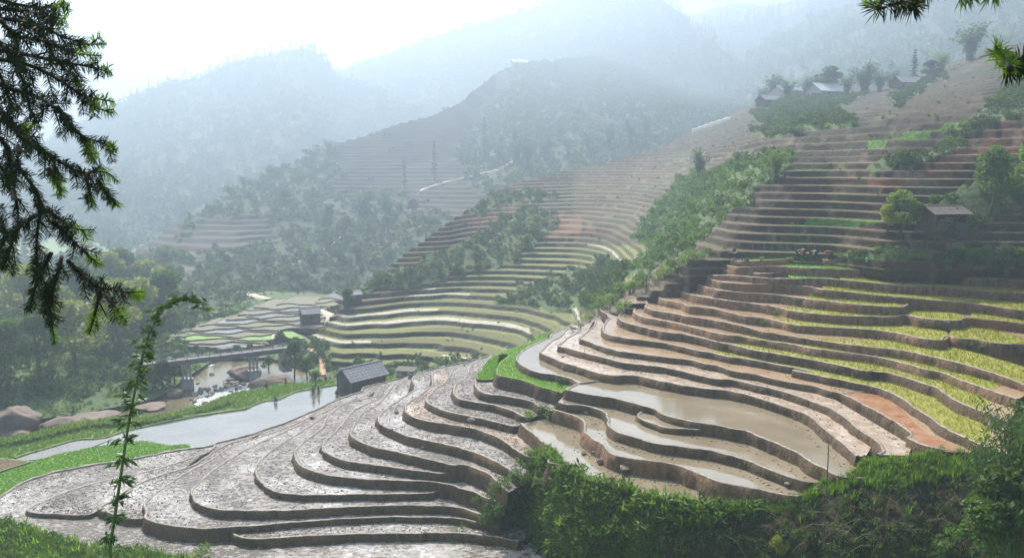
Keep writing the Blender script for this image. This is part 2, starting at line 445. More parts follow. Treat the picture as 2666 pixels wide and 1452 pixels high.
def slab(key, z, front, close, tread, riser='soil', lipm='lip', H=2.4, lip=.10, batter=.22, name='paddy_terrace', rough=.22, wid=.25):
    zf = z if callable(z) else (lambda x, z=z: z)
    P3 = lambda p: (*atz(p[0], p[1], zf(p[0])), zf(p[0]))
    fr3 = catmull(np.array([P3(p) for p in front]), .42); fr, z0 = fr3[:, :2].copy(), fr3[:, 2].copy()
    n = len(fr); z = float(np.mean(z0))
    c3 = np.array([P3(p) for p in close]).reshape(-1, 3); cl = c3[:, :2]
    poly = np.vstack([fr, cl]); pz = np.r_[z0, c3[:, 2]]
    area = .5 * np.sum(poly[:, 0] * np.roll(poly[:, 1], -1) - np.roll(poly[:, 0], -1) * poly[:, 1])
    tg = np.gradient(fr, axis=0)
    for _ in range(3): tg[1:-1] = (tg[:-2] + tg[1:-1] * 2 + tg[2:]) / 4
    tg /= np.maximum(np.linalg.norm(tg, axis=1, keepdims=True), 1e-6)
    out = np.stack([tg[:, 1], -tg[:, 0]], 1) * (1 if area > 0 else -1)
    jit = .13 * fbm(fr[:, 0] * .9, fr[:, 1] * .9 + z * 3, 3) + .05 * vnoise(fr[:, 0] * 2.7 + z, fr[:, 1] * 2.7)
    fr = fr + out * jit[:, None]; poly[:n] = fr
    V = [(*p, q_) for p, q_ in zip(poly, pz)]; faces = []; mi = []
    for t in tessellate_polygon([[Vector((*p, 0)) for p in poly]]):
        faces.append(tuple(t)); mi.append(0)
    if area < 0: faces = [f[::-1] for f in faces]
    # profile rows: inner foot of the bund, bund crown, outer lip, bank rows
    prof = [(-wid, 0.004), (-wid * .66, lip * .9), (-wid * .25, lip * 1.05), (.02, lip * .55)]
    nb = 6
    for i in range(1, nb + 1): prof.append((batter * H * (i / nb) + .03, -H * (i / nb)))
    base = len(V)
    for r, (o, dz) in enumerate(prof):
        q = fr + out * o
        a = rough * (1.0 if r > 3 else .35 if r > 0 else .1)
        nn = fbm(q[:, 0] * 1.1 + r * 3.1, q[:, 1] * 1.1 + z * 7 - r * 1.7, 3)
        n2 = fbm(q[:, 0] * .35 + 5, q[:, 1] * .35 + z * 3, 2)
        nf = vnoise(fr[:, 0] * 2.3 + 9, fr[:, 1] * 2.3 + z * 5)
        if r > 3: nn = nn * .7 + nf * .45 * min(1, (r - 3) / 2)
        q = q + out * (nn * a + (n2 * .26 if r > 3 else 0))[:, None]
        zz = z0 + dz + ((nn * .5 + .25 * n2) * lip * .9 if 0 < r < 4 else nn * .03 * (r > 3))
        V += [(q[i, 0], q[i, 1], zz[i]) for i in range(n)]
    for r in range(len(prof) - 1):
        for i in range(n - 1):
            a = base + r * n + i; b = a + 1; c = b + n; d = a + n
            faces.append((a, d, c, b) if area > 0 else (a, b, c, d)); mi.append(2 if r < 3 else 1)
    me = raw_mesh(name, V, faces, [M[tread], M[riser], M[lipm]], mi)
    sm = np.array(mi) > 0
    me.polygons.foreach_set('use_smooth', sm)
    o = mobj(name, me); o['kind'] = 'structure'
    SLABS[key] = (z, poly, fr, out); SLABZ[key] = z0
    return o

def L(k): return LEV[k]
# ---- lowest flat ground: flooded field, seedbed, river bank strip
slab('P0', L('P0'), px('F', (150, 1375), (230, 1345), (520, 1262), (800, 1183), (1050, 1165), (1300, 1090), (1700, 1003), (2100, 925), (2576, 858), 'D', (300, 825), (500, 808), (760, 760), (950, 735), (1050, 690), (1160, 655), (1280, 645), (1400, 590), (1500, 555), (1700, 520), (1945, 480), (2150, 455)),
     px('E', (560, 480), (1000, 420), 'E', (900, 700), 'B', (900, 300), 'A', (2576, 400), (1200, 800), (500, 900), (0, 900), (-200, 760), (-200, 480)), 'water_clear', 'grass', 'grass', H=1.2, lip=.2)
slab('GF', L('P0') + .12, px('A', (-300, 620), (0, 508), (200, 440), (350, 392), (600, 322), (830, 272), (1000, 240), (1250, 205), (1480, 182), (1620, 200), (1750, 225), (1850, 222), (1960, 220), (1990, 250)),
     px('A', (2000, 330), (1000, 560), (300, 800), (0, 900), (-300, 900)), 'green_rice', 'soil', 'green_rice', H=.5, lip=.03)
slab('DRY', L('P0') + .25, px('A', (-300, 380), (0, 362), (150, 372), (300, 385), (320, 395), (180, 440), (0, 500), (-300, 600)), px('A', (-350, 500)), 'soil', 'soil', 'grass', H=.5, lip=.05)
# ---- left spur
slab('T0', L('T0'), px('A', (-500, 1100), (-330, 980), (0, 765), (110, 690), (250, 612), (400, 562), (560, 512), (800, 466), (1000, 430), (1300, 390), (1500, 350), (1750, 302), (1970, 268), (2100, 252), 'D', (600, 1122), (650, 1098), (800, 1060), (1000, 1010), (1110, 970), (1250, 925), (1400, 870), (1560, 800), (1720, 735), (1880, 655), (2020, 605), (2160, 560), (2172, 528), (2250, 497), (2380, 470), (2500, 437), 'E', (760, 412), (1000, 342), (1180, 297), (1400, 256), (1550, 216), (1690, 172)),
     px('E', (1800, 250), (2000, 500), (2200, 800), 'G', (700, 800), (1200, 1150), 'P', (1750, 1330), (1700, 1420), (1600, 1520), (700, 1560), (-150, 1520)), 'mud', H=1.6, lip=.18)
slab('M1', L('T0') + .30, px('D', (640, 1112), 'A', (2150, 300), (2000, 352), (1700, 450), (1300, 553), (1000, 612), (600, 745), (330, 865), (278, 895), (292, 925), (360, 943), (600, 950), (930, 955), (1010, 915)),
     px('A', (1100, 880), (1900, 480)), 'mud', H=.9, lip=.1)
slab('M2', L('T0') + .55, px('D', (1100, 990), (1000, 1042), (800, 1092), (640, 1170), 'A', (2000, 440), (1700, 530), (1400, 645), (1150, 812), (1040, 868), (1020, 895), (1100, 932), (1250, 978), (1400, 1000), (1490, 995)),
     px('A', (1600, 900), 'A', (2000, 520)), 'mud', H=1.2, lip=.12)
slab('Ta', L('Ta'), px('B', (150, 1120), (175, 1140), (200, 1165), (300, 1200), (500, 1210), (800, 1185), (1200, 1170), (1700, 1155), (2200, 1150), 'C', (400, 1145), (800, 1150), (1000, 1165), (1160, 1187), (1400, 1230)),
     px('C', (1700, 1100), (1500, 850), 'B', (2000, 900), (600, 960), (0, 1020)), 'mud', H=1.6)
slab('Tb', L('Tb'), px('D', (1950, 668), (1870, 705), (1700, 765), (1560, 850), (1350, 940), (1100, 1030), (800, 1132), 'A', (2200, 375), (1990, 485), (1850, 562), (1700, 662), (1560, 765), (1492, 860), (1520, 922), (1505, 980), (1545, 1012), (1700, 1060), (1900, 1085), (2150, 1100), (2400, 1086), 'B', (300, 1078), (600, 1055), (900, 1030), (1200, 1008), (1600, 985), (1900, 978), (2300, 985), 'C', (800, 1000), (940, 1028), (1200, 1080)),
     px('C', (1500, 950), (1000, 650), 'B', (2000, 700), (1200, 600), (900, 200), 'D', (1700, 870)), 'mud', H=2.6)
slab('Tc', L('Tc'), px('D', (2120, 618), (2000, 668), (1870, 722), (1700, 800), (1500, 905), (1300, 1000), (1100, 1090), 'A', (2450, 330), (2300, 425), (2150, 540), (2050, 635), (1992, 692), (1998, 760), (2055, 832), (2150, 880), (2300, 905), 'B', (336, 913), (600, 912), (900, 905), (1200, 886), (1500, 870), (1900, 860), (2300, 868), 'C', (600, 868), (720, 877), (820, 893), (930, 928), (1150, 990)),
     px('C', (1300, 850), (900, 600), 'B', (2000, 620), (1300, 500), (1200, 100), 'D', (1800, 850)), 'mud', H=1.8)
slab('Td', L('Td'), px('D', (2300, 558), (2150, 622), (2000, 690), (1850, 770), (1720, 850), (1620, 915), (1500, 990), (1340, 1090), (1190, 1190), (1085, 1290), 'B', (415, 455), (413, 520), (460, 602), (540, 678), (640, 722), (800, 745), (1100, 752), (1400, 745), (1800, 741), (2100, 738), (2250, 728), (2335, 698)),
     px('B', (2400, 640), (1800, 520), (1300, 300), (1400, 0), 'D', (1900, 850)), 'mud', H=1.6)
slab('Te', L('Te'), px('D', (2480, 470), (2455, 530), (2420, 575), (2300, 610), (2100, 650), (1960, 700), (1870, 760), (1780, 860), (1730, 950), (1640, 1020), (1540, 1092), (1480, 1150), 'B', (822, 310), (845, 392), (935, 470), (1100, 530), (1300, 562), (1600, 590), (2000, 600), (2300, 620), (2500, 655), 'C', (760, 672), (890, 705), (990, 745), (1200, 830)),
     px('C', (1400, 700), (1100, 450), 'B', (2000, 380), (1600, 100), 'D', (2100, 900), (2300, 680)), 'mud', H=2.0)
slab('Tf', L('Tf'), px('D', (2540, 480), (2450, 565), (2350, 625), (2200, 690), (2080, 755), (2000, 835), (1960, 890), (1890, 970), (1800, 1050), (1755, 1110), 'B', (1112, 262), (1142, 302), (1250, 360), (1400, 400), (1700, 442), (1950, 477), (2200, 510), (2400, 526), (2500, 510), (2576, 490)),
     px('B', (2576, 400), (1900, 250), (1700, 60), 'D', (2200, 850)), 'mud', H=1.8)
slab('Tg', L('Tg'), px('E', (800, 402), (740, 432), (655, 480), (615, 540), (560, 612), (470, 702), (345, 770), (245, 900), (208, 975), (215, 1012), (300, 1080), (450, 1140), (700, 1190), (900, 1240), (1100, 1287), (1300, 1330), 'C', (830, 437), (1000, 490), (1100, 542), (1180, 615), (1300, 720)),
     px('C', (1500, 600), (1300, 350), 'E', (1500, 1050), (1000, 900), (700, 800), (800, 650)), 'mud', H=2.0)
slab('Th', L('Th'), px('E', (975, 352), (885, 390), (845, 432), (882, 500), (862, 545), (800, 582), (720, 642), (620, 705), (535, 775), (495, 835), (500, 888), (600, 940), (750, 1010), (950, 1060), (1150, 1100), (1350, 1150), (1550, 1210), (1700, 1280), (1800, 1332), (1885, 1395), (1980, 1470)),
     px('E', (2100, 1300), (1700, 980), (1300, 850), (950, 700), (1000, 560)), 'mud', H=2.0)
slab('Ti', L('Ti'), px('E', (1190, 295), (1085, 350), (1052, 395), (1062, 450), (1042, 505), (955, 572), (865, 635), (790, 695), (772, 735), (792, 782), (850, 820), (1000, 870), (1200, 897), (1400, 930), (1550, 965), (1650, 1000), (1750, 1042), (1850, 1112), (1950, 1182), (2050, 1242), (2130, 1258), (2260, 1290)),
     px('G', (700, 1050), (500, 700), 'E', (1800, 850), (1300, 720), (1150, 620), (1250, 480)), 'mud_brown', H=2.0)
slab('Tj', L('Tj'), px('E', (1420, 257), (1340, 292), (1262, 342), (1232, 402), (1182, 462), (1082, 532), (1022, 602), (1000, 652), (1050, 700), (1150, 750), (1300, 790), (1500, 830), (1700, 872), (1850, 912), (1935, 925), (1990, 905)),
     px('E', (2100, 800), (1700, 640), (1450, 540), (1500, 350)), 'mud', H=1.8)
slab('Tk', L('Tk'), px('E', (1560, 217), (1485, 270), (1445, 302), (1422, 372), (1372, 440), (1295, 482), (1276, 525), (1292, 592), (1350, 640), (1500, 672), (1700, 702), (1850, 747), (1950, 792), (2010, 822), (2100, 840)),
     px('E', (2250, 720), (1800, 560), (1600, 480), (1620, 300)), 'mud', H=1.8)
slab('Tl', L('Tl'), px('E', (1680, 182), (1625, 232), (1585, 292), (1545, 372), (1512, 432), (1500, 470), (1512, 512), (1560, 560), (1650, 590), (1850, 612), (2000, 640), (2100, 672), (2165, 715), (2300, 760)),
     px('E', (2450, 640), (2300, 450), (1900, 380), (1850, 250)), 'mud', H=1.8)
slab('G1', L('G1'), px('E', (1950, 92), (1850, 122), (1712, 182), (1650, 225), (1602, 285), (1560, 352), (1522, 425), (1600, 436), (1690, 432)),
     px('E', (1800, 380), (1900, 200), (2000, 120)), 'green_rice', 'soil', 'green_rice', H=1.0, lip=.05)
slab('G2', L('G2'), px('I', (540, 570), (450, 592), (365, 632), (385, 655), (270, 705), (160, 745), (0, 810), 'E', (1850, 165), (1765, 262), (1735, 330), (1742, 385), (1860, 412), (2000, 442), (2200, 512), (2330, 547), (2420, 575), 'G', (660, 245), (730, 190)),
     px('G', (900, 150), 'I', (700, 1000), (400, 850), (450, 700)), 'green_rice', 'soil', 'green_rice', H=2.2, lip=.06)
slab('W', L('W'), px('I', (760, 495), (660, 545), (540, 602), (530, 625), (270, 752), (180, 842), (200, 902), (290, 962), (400, 1002), (600, 1032), (740, 1062), (822, 1112), (1000, 1095), (1240, 1070)),
     px('I', (1500, 900), (900, 700), (800, 600)), 'water_beige', 'soil', H=2.2)
# ---- right bowl ponds
slab('P1', L('P1'), px('E', (1980, 890), 'G', (270, 618), (350, 682), (420, 752), (490, 802), (560, 832), (576, 872), (542, 932), (492, 962), (522, 988), (640, 1012), (760, 1092), (900, 1162), (1100, 1192), (1300, 1262), (1500, 1322), (1700, 1352), (1900, 1382), (2100, 1402), 'P', (1890, 1318), (1950, 1322)),
     px('P', (2000, 1290), 'G', (2300, 1150), (1300, 850), (900, 600), (600, 500)), 'water_beige', 'soil', H=1.9)
slab('P2', L('P2'), px('G', (560, 430), (690, 465), (780, 492), (860, 542), (882, 602), (892, 662), (950, 722), (1070, 792), (1112, 852), (1200, 902), (1400, 942), (1600, 967), (1850, 1012), (2050, 1092), (2200, 1152), (2320, 1192), (2576, 1242), 'H', (350, 1272), (480, 1302), (640, 1327), (785, 1320)),
     px('H', (860, 1200), (500, 1050), 'G', (2300, 840), (1600, 720), (1150, 560), (900, 360)), 'water_beige', 'soil_red', H=3.2)
slab('P3', L('P3'), px('G', (610, 350), (690, 377), (850, 385), (960, 405), (1080, 452), (1122, 502), (1132, 582), (1182, 642), (1300, 692), (1500, 747), (1600, 777), (1850, 812), (2050, 837), (2300, 882), (2576, 962), 'H', (400, 1052), (600, 1122), (800, 1187), (935, 1187)),
     px('H', (1030, 1060), (600, 800), 'G', (2300, 570), (1700, 440), (1200, 280), (700, 240)), 'water_beige', 'soil', H=2.6)
slab('P3b', L('P3b'), px('G', (1600, 430), (1530, 425), (1445, 468), (1430, 492), (1500, 542), (1650, 592), (1700, 612), (2000, 637), (2300, 655), (2370, 655), (2425, 632)),
     px('G', (2300, 570), (1800, 480)), 'water_beige', 'soil', H=1.4)
slab('P4', L('P4'), px('I', (1240, 1070), (1000, 1095), (822, 1112), (700, 1180), 'G', (690, 217), (800, 247), (1000, 282), (1200, 312), (1330, 347), (1500, 392), (1600, 417), (1680, 472), (1800, 512), (2100, 572), (2300, 602), (2420, 632), (2576, 652), 'H', (300, 712), (500, 792), (700, 882), (850, 982), (1000, 1052), (1062, 1097), (1200, 1132), (1525, 1150)),
     px('H', (1500, 1050), (1200, 850), (700, 500), 'I', (2300, 1150), (1600, 1000), (1350, 1000)), 'water_beige', 'soil', H=2.6)
slab('R1', L('R1'), px('I', (880, 470), (755, 502), (742, 532), (682, 562), (660, 602), (500, 702), (442, 762), (430, 800), (500, 832), (640, 892), (840, 952), (1000, 1002), (1230, 1042), (1300, 1032), (1480, 1047), (1620, 1082), (2060, 1162), 'H', (0, 237), (300, 312), (600, 412), (780, 472), (870, 532), (960, 622), (1150, 762), (1250, 852), (1320, 912)),
     px('H', (1420, 900), (1480, 800), (1000, 380), 'I', (2300, 1040), (1500, 900), (800, 740), (740, 660), (900, 540)), 'water_rough', 'soil', H=2.4)
slab('R2', L('R2'), px('I', (1000, 432), (882, 490), (832, 522), (822, 577), (702, 642), (642, 692), (616, 732), (680, 742), (780, 772), (900, 802), (1100, 852), (1300, 902), (1500, 927), (1700, 947), (1760, 962), (1900, 992), (2100, 1042), (2300, 1077), 'H', (0, 117), (300, 182), (550, 242), (760, 312), (900, 362), (1050, 422), (1200, 522), (1350, 642), (1500, 742), (1570, 802), (1590, 862), (1530, 892)),
     px('H', (1860, 900), (1900, 800), (1000, 260), 'I', (2300, 960), (1500, 830), (950, 700), (900, 600)), 'water_rough', 'soil', H=2.2)
slab('R3', L('R3'), px('I', (1045, 425), (1002, 452), (992, 492), (962, 542), (902, 577), (852, 622), (840, 652), (900, 672), (1000, 712), (1200, 772), (1400, 802), (1600, 827), (1800, 852), (1940, 867), (2000, 872), (2100, 902), (2300, 942), 'H', (0, 22), (300, 72), (600, 142), (900, 192), (1050, 242), (1150, 262), (1400, 382), (1600, 492), (1750, 582), (1850, 652), (1882, 692), (1842, 722), (1900, 752), (2050, 812), (2200, 842), (2480, 882)),
     px('H', (2530, 850), (2300, 680), (1500, 200), 'I', (2500, 880), (1500, 700), (1150, 580)), 'water_brown', 'soil', H=2.2)
slab('R3red', L('R3') + .03, px('H', (1170, 256), (1280, 244), (1400, 236)), px('H', (1560, 262), (1720, 340), (1850, 480), (1950, 590), (2080, 680), (2250, 770), (2440, 868), (2260, 860), (2080, 810), (1915, 745), (1890, 690), (1850, 640), (1750, 575), (1600, 488), (1400, 378), (1200, 275)), 'water_red', 'soil', H=.3, lip=.1)
slab('R4', L('R4'), px('I', (1050, 355), (1110, 392), (1142, 432), (1102, 482), (1082, 532), (1087, 582), (1150, 612), (1300, 642), (1500, 667), (1700, 692), (1900, 737), (2100, 782), (2200, 797), (2400, 842), 'J', (340, 1185), (640, 1240), (1000, 1310), 'H', (640, 15), (900, 72), (1150, 122), (1400, 172), (1600, 222), (1750, 292), (1900, 392), (2050, 492), (2200, 602), (2400, 702), (2600, 790), (2900, 900)),
     px('H', (3000, 700), (2500, 480), (1600, 120), 'J', (800, 1210), (200, 1040), 'I', (1900, 640), (1400, 520), (1240, 420)), 'water_brown', 'soil', H=2.4)
slab('R5', L('R5'), px('I', (1260, 345), (1290, 357), (1255, 392), (1240, 432), (1290, 472), (1380, 502), (1500, 532), (1700, 577), (1900, 602), (2100, 642), (2300, 692), 'J', (180, 1032), (400, 1087), (640, 1130), (1000, 1190), (1300, 1250), (1600, 1312), 'H', (1500, 12), (1700, 62), (1850, 102), (2000, 152), (2150, 202), (2250, 272), (2400, 362), (2560, 422), (2900, 560)),
     px('H', (3000, 400), (2400, 180), 'J', (1600, 1220), (800, 1080), (200, 950), 'I', (1900, 540), (1450, 430), (1350, 370)), 'water_brown', 'soil', H=2.4)
slab('R6', L('R6'), px('I', (1330, 340), (1392, 332), (1402, 372), (1440, 402), (1520, 432), (1700, 462), (1900, 502), (2100, 552), (2300, 602), (2480, 622), 'J', (310, 950), (500, 985), (800, 1030), (1100, 1085), (1400, 1120), (1700, 1167), (2000, 1232), (2200, 1292), 'K', (1700, 1320), (1900, 1397), (2200, 1500), (2500, 1600)),
     px('K', (2700, 1500), (2100, 1320), (1200, 1120), 'J', (600, 960), 'I', (2300, 510), (1700, 420), (1500, 330)), 'water_brown', 'soil_red', H=2.4)
def rslab(k, close, tread, H=3.2, riser='soil_red'): slab(k, zlev(k), FR[k], close, tread, riser, H=H, batter=.13)
rslab('R7', px('K', (2800, 1350), (2200, 1180), (1200, 1000), 'J', (700, 830), 'I', (2300, 420), (1800, 330), (1580, 280)), 'water_brown', 2.4)
rslab('R8', px('K', (2800, 950), (2000, 820), (1200, 780), 'J', (800, 720), 'I', (2400, 310), (1900, 220), (1720, 180)), 'water_brown', 2.8)
rslab('R9', px('K', (2800, 720), (2000, 660), (1300, 620), 'J', (900, 600), 'I', (2400, 200), (1950, 130)), 'water_brown', 2.6)
rslab('R10', px('K', (1400, 530), (1200, 520), 'J', (1150, 500), (800, 460), (300, 380), 'I', (2000, -20)), 'water_brown', 2.2)
rslab('R11', px('K', (2800, 560), (1900, 490), (1300, 450), 'J', (1300, 420), (1000, 380), (700, 340), (300, 320)), 'water_brown', 2.4)
rslab('R12', px('K', (2800, 400), (1700, 340), 'J', (1600, 290), (1300, 275), (700, 240), (300, 220)), 'mud_brown', 2.4)
rslab('R12h', px('J', (700, 200), (200, 190)), 'mud_brown', 1.8)
rslab('R13', px('K', (2800, 230), (1600, 180), 'J', (1500, 170), (1000, 130), (600, 120), (0, 120)), 'yellow_rice', 2.2)
rslab('R13h', px('K', (2800, 130), (1600, 110)), 'yellow_rice', 2.2)
rslab('R14', px('K', (2800, 30), (1600, 40), 'J', (1700, 60), (1000, 70), (300, 60)), 'grass', 2.2)
# yellow rice fields lie on the outer part of the R terraces as separate planted sheets
def patch(z, poly, mat, name='rice_field'):
    zf = z if callable(z) else (lambda x, z=z: z)
    P3 = catmull(np.array([(*atz(p[0], p[1], zf(p[0])), zf(p[0])) for p in poly + poly[:1]]), .6)[:-1]
    P = P3[:, :2]
    t = [tuple(a) for a in tessellate_polygon([[Vector((*p, 0)) for p in P]])]
    V = [tuple(p) for p in P3]
    n = Vector(V[t[0][1]]) - Vector(V[t[0][0]]); n = n.cross(Vector(V[t[0][2]]) - Vector(V[t[0][0]]))
    if n.z < 0: t = [a[::-1] for a in t]
    o = mobj(name, raw_mesh(name, V, t, M[mat])); o['kind'] = 'structure'
    PATCH.append((zf, P, mat, float(P3[:, 2].mean()))); return o
PATCH = []
def yellow(key, left, rightpts, back, mat='yellow_rice'):
    back = [(x + (14 if x > 2430 else 0), y - (9 if mat == 'yellow_rice' else 3)) for x, y in back]
    zf = (lambda x, f=zlev(key): f(x) + .02) if key in ZT else L(key) + .02
    return patch(zf, left + rightpts + back, mat)
yellow('R4', px('I', (2215, 780), (2400, 828)), px('J', (340, 1172), (640, 1228), (1000, 1298), 'H', (640, 5), (900, 60), (1150, 110), (1400, 160), (1600, 210), (1750, 280), (1900, 380), (2050, 480), (2200, 590), (2400, 690), (2600, 780)), px('H', (2620, 600), (2300, 460), (2120, 330), (1950, 220), (1800, 160), (1500, 95), 'J', (1000, 1230), (500, 1130), (200, 1085)))
yellow('R5', px('J', (190, 1022), (400, 1075)), px('J', (640, 1118), (1000, 1178), (1300, 1238), (1600, 1300), 'H', (1700, 50), (1850, 90), (2000, 140), (2150, 190), (2250, 260), (2400, 350), (2600, 430)), px('H', (2620, 290), (2300, 150), (2000, 60), 'J', (1700, 1260), (1000, 1120), (500, 1040)))
yellow('R6', px('J', (320, 940), (500, 973)), px('J', (800, 1018), (1100, 1073), (1400, 1108), (1700, 1155), (2000, 1220), (2200, 1280), 'K', (1700, 1308), (1900, 1385), (2200, 1490)), px('K', (2300, 1420), (2000, 1320), (1700, 1240), (1300, 1140), 'J', (1500, 1085), (1000, 1020), (500, 945)))
yellow('R7', px('J', (490, 880), (800, 933)), px('J', (1048, 973), (1450, 1030), (1850, 1070), 'K', (1500, 1120), (1800, 1190), (2100, 1270), (2400, 1370), (2600, 1450)), px('K', (2600, 1330), (2200, 1200), (1900, 1120), (1550, 1040), (1200, 970), 'J', (1500, 960), (1000, 920), (700, 870)))
yellow('R8', px('J', (600, 768), (800, 810)), px('J', (1048, 838), (1448, 855), 'K', (1100, 880), (1300, 910), (1500, 955), (1710, 985)), px('K', (1700, 930), (1400, 880), (1150, 845), (800, 830), 'J', (1100, 800), (700, 760)))
yellow('R8', px('K', (1800, 912), (1850, 950)), px('K', (2100, 975), (2300, 1010), (2540, 1025)), px('K', (2450, 980), (2150, 910), (1900, 870), (1810, 870)))
yellow('R9', px('J', (740, 660), (1048, 700)), px('J', (1348, 723), 'K', (1000, 733), (1240, 737)), px('K', (1100, 715), (700, 690), 'J', (1000, 655), (780, 640)))
yellow('R9', px('K', (1345, 712), (1500, 745)), px('K', (1700, 765), (1890, 775)), px('K', (1850, 745), (1600, 715), (1360, 700)))
yellow('R9', px('K', (2010, 740), (2200, 760)), px('K', (2576, 805), (2750, 825)), px('K', (2750, 780), (2300, 745), (2020, 728)))
yellow('R10', px('J', (968, 548), (1248, 578)), px('J', (1548, 608), 'K', (1300, 635)), px('K', (1100, 605), (700, 565), 'J', (1050, 535)))
yellow('R11', px('J', (1130, 450), (1348, 470)), px('J', (1600, 498), 'K', (950, 500), (1400, 540), (1870, 582), (1960, 584), (2300, 630), (2750, 680)), px('K', (2750, 650), (2300, 605), (1900, 570), (1300, 520), (1000, 485), 'J', (1300, 450), (1150, 440)))
yellow('R12', px('J', (1310, 346), (1548, 370)), px('K', (1300, 406), (1700, 422), (2100, 457), (2750, 495)), px('K', (2750, 465), (2100, 430), (1400, 385), 'J', (1600, 350), (1330, 335)))
yellow('R12', px('J', (780, 336), (1000, 337), (1230, 343)), px('J', (1240, 335)), px('J', (1000, 315), (790, 312)), 'green_rice')
yellow('R13', px('J', (570, 204), (1048, 230), (1410, 244)), px('J', (1440, 235)), px('J', (1000, 195), (600, 180)), 'green_rice')
yellow('R14', px('J', (310, 157), (650, 142), (898, 126), (1248, 146), (1570, 160)), px('J', (1590, 145)), px('J', (1000, 100), (400, 120)), 'green_rice')
yellow('R14', px('K', (1310, 155), (1500, 145), (1780, 145)), px('K', (1790, 130)), px('K', (1500, 125), (1330, 135)))

# ================================================================ HILLSIDES
def zone(polys, x, y, soft=18):
    """1 inside the outline (photo pixels), broken edge"""
    nx = x + soft * vnoise(x / 23., y / 17.); ny = y + soft * .7 * vnoise(x / 19. + 40, y / 21.)
    r = np.zeros(x.shape)
    for p in polys: r = np.maximum(r, inpoly(nx, ny, p).astype(float))
    return r
SHEETS = {}
def sheet(key, cols, ny, dx, step=None, noise=(0, 1), cover=None, tmask=None, mat='cover', name='hillside', back=(6, 1.3, .9), phase=0., smooth=True, warp=1e9):
    """cols: {x: [(y, d), ...] bottom to top}. Surface through the pixel rays at those forward distances; behind the crest it falls away."""
    xs = sorted(cols); X = np.arange(xs[0], xs[-1] + .1, dx); T = np.linspace(0, 1, ny)
    ys = np.zeros((len(xs), ny)); ds = np.zeros((len(xs), ny))
    for i, x in enumerate(xs):
        c = cols[x]; yy = np.array([q[0] for q in c], float); dd = np.array([q[1] for q in c], float)
        s = (yy - yy[0]) / (yy[-1] - yy[0])
        ys[i] = yy[0] + T * (yy[-1] - yy[0]); ds[i] = np.exp(np.interp(T, s, np.log(dd)))
    # soften along rows
    for _ in range(max(2, ny // 18)):
        ds[:, 1:-1] = (ds[:, :-2] + 2 * ds[:, 1:-1] + ds[:, 2:]) / 4
    def alongx(A):
        out = np.zeros((len(X), ny)); w = max(1, int(22 / dx))
        for j in range(ny): out[:, j] = np.interp(X, xs, A[:, j])
        k = np.hanning(2 * w + 3); k /= k.sum(); pad = len(k) // 2
        o2 = np.vstack([np.repeat(out[:1], pad, 0), out, np.repeat(out[-1:], pad, 0)])
        return np.apply_along_axis(lambda a: np.convolve(a, k, 'valid'), 0, o2)
    Y = alongx(ys); D = np.exp(alongx(np.log(ds)))
    XX = np.repeat(X[:, None], ny, 1)
    wx, wy, wz = atd(XX, Y, D)
    amp, wl = noise
    fade = np.clip(np.minimum(T * 6, 1), 0, 1)[None, :]
    wz = wz + amp * fbm(wx / wl, wy / wl, 4) * fade * (np.clip(1.45 - wy / 200., .22, 1) if warp < 1e8 else 1)
    pY, pX = Y, XX
    tf = np.zeros_like(wz); kk = np.zeros_like(wz)
    tm = np.zeros_like(wz)
    if step:
        tm = tmask(pX, pY) if tmask else np.ones_like(wz)
        lst = step * np.where(wz > warp, 1.4, 1.0); zz = np.where(wz > warp, warp + (wz - warp) / 1.4, wz) / step + phase + .35 * fbm(wx / 38., wy / 38., 2)
        k = np.floor(zz); fr = zz - k
        r = .13
        q = np.where(fr < 1 - r, .12 * fr / (1 - r), .12 + .88 * (fr - (1 - r)) / r)
        nzv = (k + q - zz) * lst
        wz = wz + nzv * tm
        tf = fr; kk = k
    c = cover(pX, pY, wx, wy, wz, tf, kk, tm)
    # back slope
    nb, kd, kz = back
    bx, by, bz, bc = [wx], [wy], [wz], [c]
    top = wz[:, -1:]; lx, ly = wx[:, -1:], wy[:, -1:]
    h = (top - wz.min()) + 5
    for i in range(1, nb + 1):
        s = i / nb; bx.append(lx * (1 + (kd - 1) * s)); by.append(ly * (1 + (kd - 1) * s)); bz.append(top - h * kz * s ** 1.2); bc.append(c[:, -1:])
    wx, wy, wz = np.hstack(bx), np.hstack(by), np.hstack(bz); c = np.concatenate(bc, 1)
    nx_, ny_ = wx.shape
    V = np.stack([wx, wy, wz], 2).reshape(-1, 3)
    I = np.arange(nx_ * ny_).reshape(nx_, ny_)
    q = np.stack([I[:-1, :-1], I[1:, :-1], I[1:, 1:], I[:-1, 1:]], 2).reshape(-1, 4)
    o = mobj(name, raw_mesh(name, V, q, M[mat], smooth=smooth, colattr=c.reshape(-1, 3))); o['kind'] = 'structure'
    SHEETS[key] = dict(x=wx[:, :ny], y=wy[:, :ny], z=wz[:, :ny], px=pX, py=pY, c=c, tm=tm, tf=tf)
    return o
